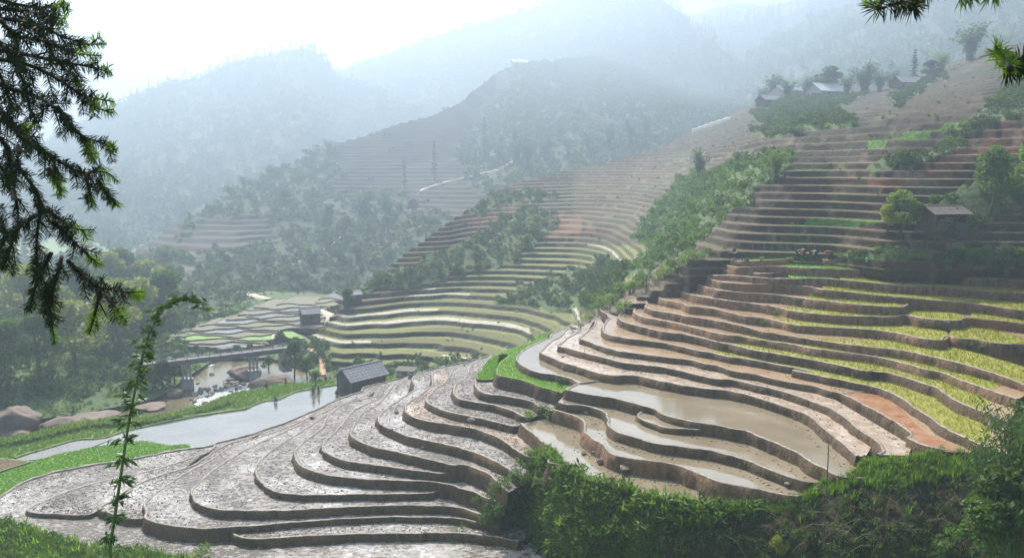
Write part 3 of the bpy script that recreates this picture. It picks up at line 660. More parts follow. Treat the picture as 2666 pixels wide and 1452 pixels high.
def scatter(key, n, polys=None, minsep=0, seed=1, wfun=None):
    """n points spread evenly over the world area of the sheet inside the outlines"""
    S = SHEETS[key]; r = np.random.default_rng(seed)
    P = np.stack([S['x'], S['y'], S['z']], 2)
    a = np.linalg.norm(np.cross(P[1:, :-1] - P[:-1, :-1], P[:-1, 1:] - P[:-1, :-1]), axis=2)
    if polys is not None: a = a * zone(polys, S['px'][:-1, :-1], S['py'][:-1, :-1])
    if wfun is not None: a = a * wfun(S['px'][:-1, :-1], S['py'][:-1, :-1])
    cs = np.cumsum(a.ravel())
    if cs[-1] <= 0: return np.zeros((0, 3)), np.zeros((0, 2))
    i = np.searchsorted(cs, r.random(n) * cs[-1]); i = np.minimum(i, a.size - 1)
    iy, ix = np.unravel_index(i, a.shape)
    u, v = r.random(n)[:, None], r.random(n)[:, None]
    p = P[iy, ix] * (1 - u) * (1 - v) + P[iy + 1, ix] * u * (1 - v) + P[iy, ix + 1] * (1 - u) * v + P[iy + 1, ix + 1] * u * v
    return p, np.stack([S['px'][iy, ix], S['py'][iy, ix]], 1)

C3 = lambda *c: np.array(c, float)
def blend(base, m, c): return base * (1 - m[..., None]) + np.asarray(c) * m[..., None]

# ---- the big terraced hillside behind the paddies, with the house on its shoulder
Mcols = {
 700:  [(985, 150), (960, 155), (935, 160)],
 780:  [(985, 142), (930, 148), (885, 158)],
 820:  [(985, 139), (930, 145), (862, 156)],
 900:  [(985, 137), (920, 144), (830, 158), (785, 166)],
 1000: [(985, 135), (920, 143), (800, 166), (705, 182)],
 1060: [(985, 134), (900, 147), (780, 172), (652, 190)],
 1170: [(985, 131), (900, 146), (760, 178), (640, 196), (572, 206)],
 1340: [(975, 126), (880, 146), (740, 180), (600, 212), (474, 280)],
 1500: [(950, 121), (860, 140), (730, 178), (600, 212), (437, 320)],
 1570: [(880, 109), (815, 110), (770, 127), (700, 176), (580, 215), (420, 332)],
 1640: [(840, 103), (775, 103), (735, 115), (690, 142), (560, 216), (405, 345)],
 1730: [(800, 100), (735, 100), (700, 104), (660, 126), (590, 165), (500, 222), (380, 365)],
 1800: [(780, 99), (705, 98.7), (670, 99), (640, 112), (560, 145), (480, 196), (335, 385)],
 1900: [(760, 99.8), (690, 99), (662, 99.5), (600, 106), (540, 114), (460, 135), (380, 205), (296, 385)],
 1980: [(750, 98), (685, 97.6), (662, 98.2), (600, 103), (520, 109), (440, 121), (360, 165), (262, 378)],
 2060: [(750, 97.5), (685, 97), (660, 97.6), (600, 101.5), (520, 106.5), (430, 117), (340, 158), (232, 365)],
 2160: [(745, 96.3), (685, 95.8), (660, 96.4), (600, 100), (510, 105.5), (420, 116), (330, 152), (236, 355)],
 2300: [(740, 90), (685, 89.3), (660, 90.5), (590, 94.5), (500, 100), (400, 110), (310, 138), (222, 335)],
 2450: [(740, 89.8), (685, 89.3), (655, 90.3), (590, 94), (500, 98.5), (400, 107), (300, 130), (172, 310)],
 2560: [(740, 91), (685, 90.3), (655, 91), (590, 94), (500, 97.5), (400, 105), (290, 125), (130, 290)],
 2760: [(740, 90), (655, 90), (590, 92.5), (500, 95.5), (400, 101), (280, 118), (90, 265)],
 2850: [(1250, 47), (1000, 56), (800, 69), (655, 86), (590, 91), (500, 95), (400, 100), (280, 116), (80, 255)],
 3300: [(1250, 44), (1000, 52), (800, 64), (655, 80), (590, 86), (500, 90), (400, 95), (280, 108), (60, 230)],
}
GULLY = [px('P', (1545, 812), (1600, 765), (1640, 725), (1720, 690), (1800, 650), (1850, 600), (1900, 560), (1990, 490), (2050, 440), (2060, 400), (2000, 395), (1900, 430), (1800, 450), (1740, 490), (1680, 560), (1640, 620), (1690, 640), (1640, 700), (1560, 760), (1500, 800)),]
SHRUB = [px('P', (1000, 720), (1180, 640), (1290, 590), (1310, 560), (1400, 545), (1450, 560), (1390, 640), (1320, 690), (1240, 700), (1120, 740), (1020, 760)),
         px('P', (1230, 560), (1320, 530), (1440, 525), (1450, 500), (1300, 500), (1200, 545)),
         px('P', (1440, 720), (1560, 680), (1640, 690), (1620, 740), (1530, 800), (1450, 800), (1300, 790), (1350, 740)),
         px('P', (700, 935), (760, 880), (850, 900), (860, 950), (1000, 950), (1300, 930), (1300, 985), (700, 985)),
         px('P', (890, 790), (960, 740), (1010, 700), (1030, 720), (960, 760), (900, 800)),
         px('P', (1960, 300), (2040, 235), (2160, 250), (2250, 255), (2150, 290), (2000, 320)),
         px('P', (2330, 250), (2430, 190), (2460, 200), (2400, 240), (2340, 270)),
         px('P', (2430, 612), (2425, 545), (2500, 490), (2580, 440), (2700, 410), (2700, 500), (2620, 540), (2560, 575), (2500, 615)),
         px('P', (2170, 668), (2300, 645), (2400, 655), (2380, 672), (2250, 680)),
         px('P', (2470, 655), (2700, 650), (2700, 690), (2470, 690)),
         px('P', (2500, 330), (2600, 250), (2700, 200), (2700, 280), (2600, 310), (2480, 360)),
         px('P', (2250, 430), (2400, 400), (2500, 350), (2520, 380), (2400, 430), (2270, 450)),
         px('P', (1960, 330), (2080, 300), (2200, 290), (2200, 320), (2090, 340), (2000, 360))]
YELLOW_LIPS = px('P', (760, 985), (800, 860), (880, 820), (1060, 770), (1200, 720), (1400, 640), (1720, 630), (1700, 690), (1560, 800), (1400, 880), (1300, 960))
GREENSTRIP = [px('P', (2250, 372), (2400, 345), (2520, 322), (2540, 312), (2500, 312), (2380, 335), (2260, 362)), px('P', (2060, 570), (2300, 562), (2310, 572), (2060, 580))]
REDSOIL = [px('P', (1010, 720), (1080, 640), (1150, 645), (1120, 700), (1050, 740)), px('P', (1100, 600), (1230, 545), (1330, 500), (1330, 540), (1200, 590)),
           px('P', (2250, 470), (2420, 440), (2520, 370), (2660, 290), (2700, 290), (2700, 400), (2550, 410), (2440, 470), (2300, 500)), px('P', (1300, 560), (1500, 560), (1550, 600), (1450, 620), (1350, 600))]
def m_tmask(x, y):
    m = 1 - np.maximum(zone(GULLY, x, y), zone(SHRUB, x, y))
    k = np.ones(5) / 5
    m = np.apply_along_axis(lambda a: np.convolve(np.pad(a, 2, 'edge'), k, 'valid'), 1, m)
    return .04 + .96 * m
def m_cover(x, y, wx, wy, wz, tf, kk, tm):
    n = fbm(wx / 9., wy / 9., 4); n2 = fbm(wx / 30. + 3, wy / 30., 3)
    base = blend(np.zeros(x.shape + (3,)) + C3(.06, .037, .025), np.clip(n2 * 1.2 + .35, 0, 1) * .8, C3(.034, .027, .021))
    base = blend(base, zone(REDSOIL, x, y, 25) * .75, C3(.19, .085, .045))
    base = blend(base, np.clip((n - .05) * 3, 0, 1) * .6, C3(.05, .07, .026)); n4 = vnoise(wx / 1.3, wz * .25 + wy / 6); base = blend(base, np.clip((n4 - .45) * 3, 0, 1) * (tf > .84) * .55, C3(.24, .19, .15))
    yl = inpoly(x, y, YELLOW_LIPS)
    tread = (tf < .83); lipz = (tf > .66) & (tf < .87)
    gl = np.clip(.75 + .6 * vnoise(wx / 6., kk * 1.7), 0, 1)
    base = blend(base, tread * (~yl) * .7 * gl, C3(.125, .10, .06))
    base = blend(base, lipz * (~yl) * .5 * gl, C3(.15, .135, .065))
    yv = np.clip(.8 + .5 * vnoise(wx / 14. + kk * 3.1, kk * 5.3), .25, 1); base = blend(base, tread * yl * .9 * yv, C3(.155, .165, .055)); base = blend(base, lipz * yl * .6, C3(.22, .23, .085))
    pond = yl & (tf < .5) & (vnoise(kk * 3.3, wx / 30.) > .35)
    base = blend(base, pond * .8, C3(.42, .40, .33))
    base = blend(base, (yl & (tf >= .87)) * .8, C3(.04, .042, .03))
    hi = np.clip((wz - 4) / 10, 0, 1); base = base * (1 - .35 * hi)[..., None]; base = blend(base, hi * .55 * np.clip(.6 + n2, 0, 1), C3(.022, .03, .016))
    veg = np.maximum(zone(GULLY, x, y), zone(SHRUB, x, y))
    base = blend(base, veg * .92, C3(.055, .095, .035))
    base = blend(base, zone(GREENSTRIP, x, y, 4), C3(.09, .17, .035))
    return base
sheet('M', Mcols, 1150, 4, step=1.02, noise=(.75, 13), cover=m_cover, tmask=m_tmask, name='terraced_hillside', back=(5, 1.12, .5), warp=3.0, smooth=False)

# ---- conical spur with dry terraces, left of centre
S1cols = {
 60:   [(930, 148), (850, 185), (760, 260)],
 280:  [(930, 148), (850, 180), (690, 300)],
 360:  [(930, 148), (840, 185), (640, 345)],
 440:  [(920, 152), (820, 200), (720, 270), (598, 375)],
 560:  [(900, 165), (800, 220), (690, 295), (528, 415)],
 620:  [(900, 165), (790, 232), (670, 310), (492, 435)],
 700:  [(890, 195), (780, 255), (640, 345), (457, 470)],
 830:  [(880, 205), (770, 262), (620, 360), (500, 440), (386, 520)],
 960:  [(860, 225), (740, 280), (600, 370), (480, 455), (352, 545)],
 1060: [(840, 250), (700, 300), (560, 390), (440, 485), (318, 570)],
 1120: [(820, 260), (660, 310), (520, 410), (400, 510), (303, 590)],
 1200: [(780, 270), (600, 340), (480, 430), (380, 530), (262, 640)],
 1300: [(740, 290), (560, 360), (460, 440), (340, 580), (184, 820)],
 1350: [(720, 300), (540, 370), (440, 450), (320, 580), (168, 900)],
 1450: [(700, 320), (520, 385), (420, 470), (300, 620), (158, 1000)],
 1550: [(680, 330), (500, 395), (400, 490), (280, 650), (150, 1080)],
 1650: [(660, 340), (480, 400), (380, 500), (270, 660), (176, 1060)],
 1800: [(640, 350), (460, 420), (360, 520), (290, 620), (242, 980)],
 1960: [(600, 360), (430, 430), (350, 520), (310, 590), (272, 860)],
 2100: [(600, 370), (430, 440), (360, 520), (320, 580), (290, 680)],
}
S1VEG = [px('P', (0, 960), (0, 780), (280, 690), (440, 640), (520, 560), (560, 530), (700, 455), (830, 380), (880, 400), (870, 470), (900, 500), (930, 520), (1050, 500), (1080, 560), (1180, 560), (1180, 700), (1000, 800), (850, 960)),
         px('P', (1180, 400), (1250, 330), (1290, 255), (1400, 205), (1560, 330), (1700, 330), (2100, 300), (2100, 600), (1300, 560), (1220, 470)),
         px('P', (1300, 190), (1400, 120), (1700, 130), (2000, 270), (2000, 340), (1650, 330), (1500, 280), (1430, 210), (1390, 230), (1340, 200))]
S1TER = [px('P', (440, 640), (540, 570), (700, 560), (720, 620), (560, 660), (450, 670)), px('P', (380, 690), (560, 670), (560, 700), (400, 720))]
def s1_veg(x, y): return np.clip(zone(S1VEG, x, y, 22) - zone(S1TER, x, y, 15), 0, 1)
def s1_tmask(x, y):
    m = 1 - s1_veg(x, y); k = np.ones(5) / 5
    return .08 + .92 * np.apply_along_axis(lambda a: np.convolve(np.pad(a, 2, 'edge'), k, 'valid'), 1, m)
def s1_cover(x, y, wx, wy, wz, tf, kk, tm):
    n = fbm(wx / 25., wy / 25., 4)
    base = blend(np.zeros(x.shape + (3,)) + C3(.042, .034, .024), np.clip(n + .4, 0, 1), C3(.030, .032, .02))
    lipz = (tf > .60) & (tf < .87)
    base = blend(base, lipz * .75 * np.clip(.8 + vnoise(wx / 25., kk * 2.1), 0, 1), C3(.095, .088, .055))
    base = blend(base, s1_veg(x, y) * .95, C3(.026, .042, .018))
    return base
sheet('S1', S1cols, 950, 5, step=2.1, noise=(2.2, 40), cover=s1_cover, tmask=s1_tmask, name='spur_hill', back=(5, 1.2, .7), smooth=False)

# ---- forested mountains
def forest_cover(c1, c2, wl=60.):
    def f(x, y, wx, wy, wz, tf, kk, tm):
        n = fbm(wx / wl, wy / wl, 5); return blend(np.zeros(x.shape + (3,)) + C3(*c1), np.clip(n + .5, 0, 1), C3(*c2))
    return f
DK = ((.020, .034, .016), (.034, .05, .022))
sheet('M1', {-300: [(820, 255), (690, 480), (560, 900)], -60: [(820, 255), (690, 480), (470, 980)], 0: [(820, 255), (690, 480), (438, 1000)], 100: [(820, 255), (690, 480), (382, 1040)], 200: [(820, 255), (690, 480), (318, 1080)], 300: [(820, 255), (690, 480), (268, 1100)], 400: [(820, 255), (690, 480), (230, 1120)], 520: [(820, 255), (690, 480), (215, 1140)], 600: [(820, 255), (690, 480), (178, 1150)], 700: [(820, 255), (690, 480), (148, 1160)], 780: [(820, 255), (690, 480), (138, 1160)], 830: [(760, 300), (680, 570), (142, 1170)], 850: [(760, 300), (680, 580), (165, 1180)], 866: [(760, 300), (680, 590), (192, 1190)], 900: [(760, 300), (680, 600), (205, 1200)], 1000: [(760, 300), (680, 620), (240, 1150)], 1150: [(760, 300), (600, 680), (330, 1000)]},
      220, 8, noise=(14, 110), cover=forest_cover(*DK), mat='cover_far', name='forested_mountain', back=(4, 1.3, .6))
sheet('M2', {780: [(560, 760), (260, 1500)], 860: [(560, 760), (202, 1560)], 890: [(550, 770), (196, 1560)], 960: [(520, 800), (160, 1560)], 1060: [(500, 820), (120, 1570)], 1180: [(480, 840), (80, 1580)], 1300: [(460, 850), (48, 1580)], 1400: [(440, 860), (18, 1580)], 1500: [(430, 860), (-20, 1560)], 1600: [(430, 850), (-50, 1520)], 1660: [(430, 850), (-40, 1450)], 1740: [(430, 840), (8, 1320)], 1800: [(430, 830), (55, 1220)], 1850: [(430, 830), (100, 1150)], 1900: [(430, 820), (150, 1080)], 1960: [(430, 800), (215, 1000)], 2020: [(430, 780), (280, 920)], 2100: [(430, 760), (330, 860)]},
      220, 8, noise=(14, 120), cover=forest_cover(*DK), mat='cover_far', name='forested_mountain', back=(4, 1.3, .6))
sheet('M3', {1880: [(400, 520), (200, 1300)], 1979: [(400, 500), (112, 1250)], 2062: [(380, 480), (85, 1200)], 2130: [(360, 470), (47, 1180)], 2217: [(340, 450), (14, 1150)], 2350: [(320, 440), (-40, 1100)], 2500: [(300, 420), (-90, 1050)], 2760: [(280, 380), (-160, 950)], 2950: [(280, 380), (-180, 950)], 3500: [(280, 380), (-200, 900)]},
      220, 8, noise=(14, 110), cover=forest_cover((.024, .04, .018), (.04, .056, .025)), mat='cover_far', name='forested_mountain', back=(4, 1.3, .6))
sheet('M4', {1700: [(300, 1150), (95, 1500)], 1780: [(300, 1150), (72, 1500)], 1850: [(300, 1150), (62, 1500)], 1950: [(300, 1150), (58, 1500)], 2050: [(300, 1150), (38, 1500)], 2120: [(300, 1150), (14, 1500)], 2300: [(300, 1150), (-30, 1480)]},
      120, 8, noise=(12, 140), cover=forest_cover(*DK), mat='cover_far', name='distant_ridge', back=(3, 1.2, .5))
sheet('M5', {1650: [(300, 1500), (60, 1850)], 1760: [(300, 1500), (42, 1850)], 1860: [(300, 1500), (22, 1850)], 1940: [(300, 1500), (10, 1850)], 2000: [(300, 1500), (16, 1850)], 2080: [(300, 1500), (-8, 1850)], 2200: [(300, 1500), (-50, 1850)], 2500: [(300, 1500), (-60, 1850)]},
      80, 10, noise=(20, 260), cover=forest_cover(*DK), mat='cover_far', name='distant_ridge', back=(3, 1.2, .5))

# ---- valley floor, river, wooded bank
def ground_cover(x, y, wx, wy, wz, tf, kk, tm):
    n = fbm(wx / 14., wy / 14., 4)
    return blend(np.zeros(x.shape + (3,)) + C3(.05, .085, .03), np.clip(n + .45, 0, 1) * .7, C3(.10, .13, .05))
sheet('VB', {-420: [(1130, 104), (1030, 119), (920, 140), (830, 168), (740, 215)], 0: [(1105, 107), (1020, 121), (920, 142), (820, 175), (730, 225)], 100: [(1090, 110), (1010, 123), (920, 143), (820, 178), (730, 232)], 200: [(1078, 112.5), (1000, 126), (920, 144), (820, 180), (730, 240)], 320: [(1055, 117), (995, 128), (930, 143), (850, 172), (740, 250)], 400: [(1038, 120.5), (985, 131), (930, 146), (860, 175), (760, 245)], 440: [(1018, 124.5), (980, 133), (940, 145), (870, 175), (780, 235)], 480: [(985, 132), (965, 138), (930, 148), (870, 176), (790, 232)], 560: [(935, 148.5), (915, 153), (890, 165), (840, 188), (780, 235)], 700: [(930, 149), (915, 153), (890, 165), (840, 188), (780, 235)], 800: [(965, 140), (930, 148), (880, 168), (840, 186), (780, 230)], 880: [(990, 134), (930, 148), (880, 168), (840, 186), (790, 225)]},
      160, 6, noise=(.7, 14), cover=ground_cover, name='river_bank', back=(3, 1.1, .2))
ZR = -36.2
rv = px('P', (-500, 1230), (-150, 1180), (150, 1120), (330, 1075), (450, 1062), (560, 1030), (700, 1000), (800, 1000), (760, 960), (700, 935), (640, 935), (560, 925), (430, 935), (380, 945), (380, 1000), (420, 1040), (330, 1058), (150, 1075), (0, 1085), (-500, 1110))
slab('RIV', ZR, px('P', (-600, 1250), (-150, 1200), (150, 1130), (480, 1085), (700, 1040), (900, 1030), (1000, 980)), px('P', (900, 925), (600, 905), (300, 910), (0, 1000), (-600, 1060)), 'river', 'soil', 'river', H=.5, lip=.01, name='river')
patch(ZR + .03, px('P', (505, 1052), (520, 1035), (560, 1020), (620, 1003), (660, 993), (720, 1000), (740, 1012), (690, 1022), (640, 1030), (590, 1046), (540, 1062)), 'rapids', 'river')
patch(L('P0') + .06, px('F', (160, 1378), (235, 1350), (520, 1268), (800, 1190), (1050, 1172), (1190, 1155), (1050, 1215), (900, 1272), (840, 1288), (600, 1338), (360, 1386)), 'mud_pool', 'paddy_pool')
patch(ZR + .03, px('P', (420, 952), (470, 943), (520, 946), (560, 950), (500, 957), (440, 962)), 'rapids', 'river')
# strip of grassy ground between the river and the flooded field
slab('STRIP', L('P0') - .35, px('F', (-700, 1290), (-300, 1250), (0, 1200), (200, 1165), (400, 1125), (600, 1072), (900, 1010), (1150, 985), (1400, 975), (1650, 950), (1900, 900), (2080, 855), (2200, 810), 'D', (640, 655), (760, 600), (900, 560), (1080, 530), (1300, 480), (1500, 470), (1700, 450), (1950, 430)),
     px('E', (700, 400), (600, 560), 'D', (1900, 560), (1400, 640), (1000, 760), (500, 840), 'F', (1700, 1050), (1000, 1200), (200, 1400), (-700, 1500)), 'grass', 'soil', 'grass', H=3.6, lip=.1, batter=.5, rough=.3, name='river_bank')
# broad base ground reaching under everything
gb = MB(); gb.face([(-900, -60, -48), (900, -60, -48), (3600, 5200, -48), (-3600, 5200, -48)])
g = gb.build('ground', M['grass']); g['kind'] = 'structure'

# ---- valley paddies beyond the bridge
vp = [(905, 450, 690, -34.6, 'mud_pool'), (893, 430, 700, -34.35, 'olive'), (884, 440, 800, -34.1, 'green_rice'), (875, 425, 735, -33.9, 'olive'), (866, 470, 735, -33.7, 'water_clear'), (857, 500, 850, -33.4, 'olive'),
      (849, 520, 840, -33.2, 'olive'), (841, 560, 850, -32.9, 'mud_pool'), (833, 590, 860, -32.6, 'olive'), (825, 640, 870, -32.3, 'water_clear'), (817, 620, 850, -32.0, 'olive'), (809, 640, 850, -31.7, 'mud_pool'), (801, 660, 860, -31.3, 'olive'), (794, 720, 880, -31.0, 'olive'), (787, 820, 900, -30.6, 'olive'), (780, 830, 900, -30.2, 'mud_pool')]
for i, (y, xa, xb, z, m) in enumerate(vp):
    z = -34.6 + .125 * i
    xs = np.linspace(xa, xb, 12)
    fr = [(x, y + 3.2 * math.sin(x * .035 + i * 1.7) + 1.5 * math.sin(x * .09 + i)) for x in xs]
    slab('V%d' % i, z, [(xa + 30, y - 16)] + fr + [(xb - 20, y - 14)], [(x, y - 22) for x in (xb - 40, (xa + xb) / 2, xa + 50)], m, 'soil', 'olive', H=.9, lip=.14, wid=.4)

# ---- grassy mound and dark bank in front of the ponds
def dz(z, y): return float(atz(1333, y, z)[1])
Bc = {}
for x, yt, zt, yb, k in [(1150, 1405, -31.45, 1440, .985), (1205, 1385, -31.35, 1440, .98), (1222, 1335, -30.8, 1420, .965), (1238, 1292, -30.0, 1440, .95), (1262, 1264, -29.2, 1460, .94), (1290, 1243, -28.2, 1480, .935), (1330, 1216, -27.0, 1500, .93), (1375, 1188, -25.7, 1510, .925),
                         (1428, 1172, -24.2, 1520, .92), (1462, 1213, -24.3, 1520, .925), (1525, 1254, -24.35, 1520, .93), (1600, 1264, -24.35, 1520, .93), (1675, 1292, -24.35, 1525, .935), (1760, 1306, -24.35, 1525, .935), (1850, 1316, -24.35, 1525, .935), (1950, 1324, -24.3, 1525, .935),
                         (2050, 1302, -23.5, 1530, .92), (2095, 1292, -23.1, 1530, .915), (2133, 1258, -22.4, 1530, .91), (2200, 1244, -21.55, 1530, .90), (2225, 1228, -21.2, 1530, .895), (2240, 1196, -20.75, 1530, .89), (2290, 1193, -20.2, 1530, .885), (2370, 1188, -19.85, 1530, .88), (2440, 1172, -19.75, 1530, .87), (2530, 1182, -19.7, 1530, .87), (2620, 1165, -19.1, 1530, .86), (2800, 1180, -19.0, 1530, .86), (3200, 1180, -18.6, 1530, .86)]:
    d0 = dz(zt, yt); Bc[x] = [(yb, d0 * k), (yb + (yt - yb) * .45, d0 * (1 - (1 - k) * .68)), (yb + (yt - yb) * .8, d0 * (1 - (1 - k) * .30)), (yt, d0)]
def bank_cover(x, y, wx, wy, wz, tf, kk, tm):
    n = fbm(wx / 2.5, wy / 2.5 + wz, 4)
    b = blend(np.zeros(x.shape + (3,)) + C3(.018, .014, .010), np.clip(n + .4, 0, 1), C3(.02, .028, .010))
    return b
sheet('BK', Bc, 120, 5, noise=(.25, 2.2), cover=bank_cover, name='grassy_bank', back=(2, 1.01, .15))
# slope of the near hill at lower left
sheet('NL', {-500: [(1560, 52.), (1500, 54.), (1395, 57.5)], -50: [(1560, 52.), (1480, 55), (1368, 60)], 0: [(1560, 52), (1480, 55), (1362, 60.5)], 90: [(1560, 52), (1480, 55), (1380, 60.2)], 170: [(1560, 52), (1490, 55), (1418, 58.5)], 260: [(1560, 52), (1500, 54), (1432, 58)], 400: [(1560, 52), (1500, 54), (1438, 58)], 480: [(1560, 52), (1510, 54), (1462, 56.5)], 620: [(1560, 51), (1530, 52), (1510, 53.5)]},
      60, 6, noise=(.25, 2.2), cover=bank_cover, name='grassy_bank', back=(2, 1.02, .15))

# ================================================================ GROUND LOOK-UP
from mathutils.bvhtree import BVHTree
bpy.context.view_layer.update()
_dg = bpy.context.evaluated_depsgraph_get()
BV = [BVHTree.FromObject(o, _dg) for o in scene.objects if o.get('kind') == 'structure' and o.type == 'MESH']
def at(x, y, maxd=None):
    a, b, c = ray(x, y); d = Vector((float(a), float(b), float(c))).normalized(); best = None
    for t in BV:
        h = t.ray_cast(Vector((0, 0, 0)), d)
        if h[0] is not None and (best is None or h[3] < best[1]): best = (h[0], h[3])
    return best[0] if best else Vector(tuple(float(q) for q in atd(x, y, 300)))
def drop(x, y, z=400):
    best = None
    for t in BV:
        h = t.ray_cast(Vector((x, y, z)), Vector((0, 0, -1)))
        if h[0] is not None and (best is None or h[0].z > best.z): best = h[0]
    return best
def hpx(p, n): return n / F * math.hypot(p.y, p.z)         # size in metres of n photo pixels at point p

# ================================================================ PLANTS
L_ = {
 'dark': leaf_mat('dark_leaves', (.022, .045, .014), (.065, .105, .03)),
 'mid': leaf_mat('green_leaves', (.04, .085, .018), (.10, .16, .04)),
 'bright': leaf_mat('bright_leaves', (.07, .14, .022), (.17, .24, .05)),
 'yellow': leaf_mat('yellow_green_leaves', (.13, .16, .03), (.26, .27, .06)),
 'conifer': leaf_mat('conifer_foliage', (.02, .04, .016), (.05, .085, .03), .2),
 'needle': leaf_mat('fir_needles', (.008, .015, .006), (.02, .034, .010), .12, .5),
 'needle_new_lit': leaf_mat('sunlit_young_fir_needles', (.035, .075, .010), (.10, .17, .02), .45, .4),  # new growth, its pale tone also painting sun shining through the tips
 'bamboo': leaf_mat('bamboo_leaves', (.025, .06, .02), (.08, .13, .045), .3, .3),
 'rice': leaf_mat('rice_seedlings', (.16, .18, .008), (.27, .26, .016), .45),
 'ricegreen': leaf_mat('green_seedlings', (.07, .17, .012), (.12, .25, .02), .4),
 'grass': leaf_mat('grass_blades', (.06, .13, .014), (.16, .25, .035), .5),
 'dry': leaf_mat('dry_leaves', (.06, .045, .026), (.13, .10, .06), .2),
}
M['bark'] = simple('bark', (.05, .038, .028), (.13, .10, .075), 6, .9, .6, .03, (1, 1, .3))
M['culm'] = simple('bamboo_culm', (.05, .09, .03), (.10, .14, .05), 5, .5, .2, .01)
M['dry'] = simple('dry_wood', (.16, .12, .085), (.30, .24, .18), 9, .9, .4, .01)

def quads_from(pts, size, r, aspect=.5, axis=None, spread=1.0, droop=0.0):
    """diamond leaf faces at points"""
    n = len(pts); a = r.normal(size=(n, 3)); a /= np.linalg.norm(a, axis=1, keepdims=True)
    if axis is not None: a = axis + spread * a; a /= np.linalg.norm(a, axis=1, keepdims=True)
    a[:, 2] -= droop; a /= np.linalg.norm(a, axis=1, keepdims=True)
    b = np.cross(a, r.normal(size=(n, 3))); b /= np.maximum(np.linalg.norm(b, axis=1, keepdims=True), 1e-6)
    s = (size * r.uniform(.65, 1.35, n))[:, None]
    V = np.stack([pts - a * s, pts + b * s * aspect - a * s * .1, pts + a * s, pts - b * s * aspect - a * s * .1], 1).reshape(-1, 3)
    return V, np.arange(4 * n).reshape(n, 4)
def blob_pts(blobs, n, r, shell=.55):
    B = np.array(blobs, float); w = B[:, 3] ** 2; i = r.choice(len(B), n, p=w / w.sum())
    d = r.normal(size=(n, 3)); d /= np.linalg.norm(d, axis=1, keepdims=True)
    q = r.uniform(shell, 1.08, n) ** .7
    d[:, 2] *= .78
    return B[i, :3] + d * (B[i, 3] * q)[:, None]
def trunk_mesh(name, blobs, r, h=.45, rad=.022, lean=.05):
    mb = MB(); lx, ly = r.uniform(-lean, lean, 2)
    mb.tube([(0, 0, -.03), (lx * .3, ly * .3, h * .4), (lx, ly, h), (lx * 1.2, ly * 1.2, h * 1.45)], [rad * 1.3, rad, rad * .75, rad * .35], 7)
    for b in blobs[:7]:
        s = Vector((lx, ly, h * r.uniform(.6, 1.05))); e = Vector(b[:3])
        mb.tube([s, s.lerp(e, .5) + Vector((0, 0, -.02)), e], [rad * .5, rad * .35, rad * .12], 5)
    return mb.mesh(name, M['bark'], True)
def broad_proto(seed, n=750, leaf=.034, spread=.34, tall=1.0, low=.38, mat='mid'):
    r = np.random.default_rng(seed); blobs = []
    for k in range(11):
        a = r.uniform(0, 6.28); z = r.uniform(low, .88 * tall); w = spread * math.sin(min(1, max(.15, (1.02 - z) / .75)) * 1.57)
        q = r.uniform(.25, .85); blobs.append((w * q * math.cos(a), w * q * math.sin(a), z, r.uniform(.10, .17)))
    blobs.append((0, 0, .86, .14))
    P = blob_pts(blobs, n, r); V, Q = quads_from(P, leaf, r, .55)
    return trunk_mesh('trunk', blobs, r), raw_mesh('crown', V, Q, L_[mat])
def bamboo_proto(seed, n=34, mat='bamboo', leaf=.03, per=26, width=.30):
    r = np.random.default_rng(seed); mb = MB(); P = []; AX = []
    for k in range(n):
        a = r.uniform(0, 6.28); b = r.uniform(0, .07); out = r.uniform(.05, width); h = r.uniform(.6, 1.0)
        pts = []
        for t in np.linspace(0, 1, 7):
            o = b + out * t ** 2.4; pts.append((o * math.cos(a), o * math.sin(a), h * (t - .17 * t ** 4)))
        mb.tube(pts, [.006, .0055, .005, .0045, .0035, .0025, .001], 4, cap=False)
        pts = np.array(pts); t = r.uniform(.28, 1.02, per) * 6
        i = np.minimum(t.astype(int), 5); f = (t - i)[:, None]
        q = pts[i] * (1 - f) + pts[i + 1] * f + r.normal(size=(per, 3)) * .035
        P.append(q); AX.append(np.tile([math.cos(a) * .6, math.sin(a) * .6, -.5], (per, 1)))
    V, Q = quads_from(np.vstack(P), leaf, r, .28, np.vstack(AX), .8)
    return mb.mesh('culm', M['culm'], True), raw_mesh('foliage', V, Q, L_[mat])
def conifer_proto(seed, n=420, leaf=.03, wid=.17, gap=.1):
    r = np.random.default_rng(seed); P = []; AX = []
    for k in range(n):
        t = r.uniform(gap, 1) ** .85; lay = round(t * 13) / 13 + r.normal() * .012; w = wid * (1 - lay) ** .8 * (0.75 + .35 * math.sin(lay * 40 + seed)) + .012
        a = r.uniform(0, 6.28); q = r.uniform(.1, 1) ** .6
        P.append((w * q * math.cos(a), w * q * math.sin(a), lay - .10 * w * q * 2)); AX.append((math.cos(a), math.sin(a), -.25))
    V, Q = quads_from(np.array(P), leaf, r, .42, np.array(AX), .5)
    mb = MB(); mb.tube([(0, 0, -.03), (0.01, 0, .5), (0, 0, .98)], [.016, .011, .002], 5)
    return mb.mesh('trunk', M['bark'], True), raw_mesh('crown', V, Q, L_['conifer'])
def shrub_proto(seed, n=260, leaf=.07, mat='mid', asp=.45):
    r = np.random.default_rng(seed)
    blobs = [(r.uniform(-.45, .45), r.uniform(-.45, .45), r.uniform(.2, .6), r.uniform(.22, .38)) for _ in range(6)]
    P = blob_pts(blobs, n, r, .4); V, Q = quads_from(P, leaf, r, asp)
    mb = MB()
    for b in blobs: mb.tube([(b[0] * .2, b[1] * .2, -.1), (b[0] * .7, b[1] * .7, b[2] * .6), b[:3]], [.02, .014, .005], 4)
    return mb.mesh('stem', M['bark']), raw_mesh('foliage', V, Q, L_[mat])
PRO = {}
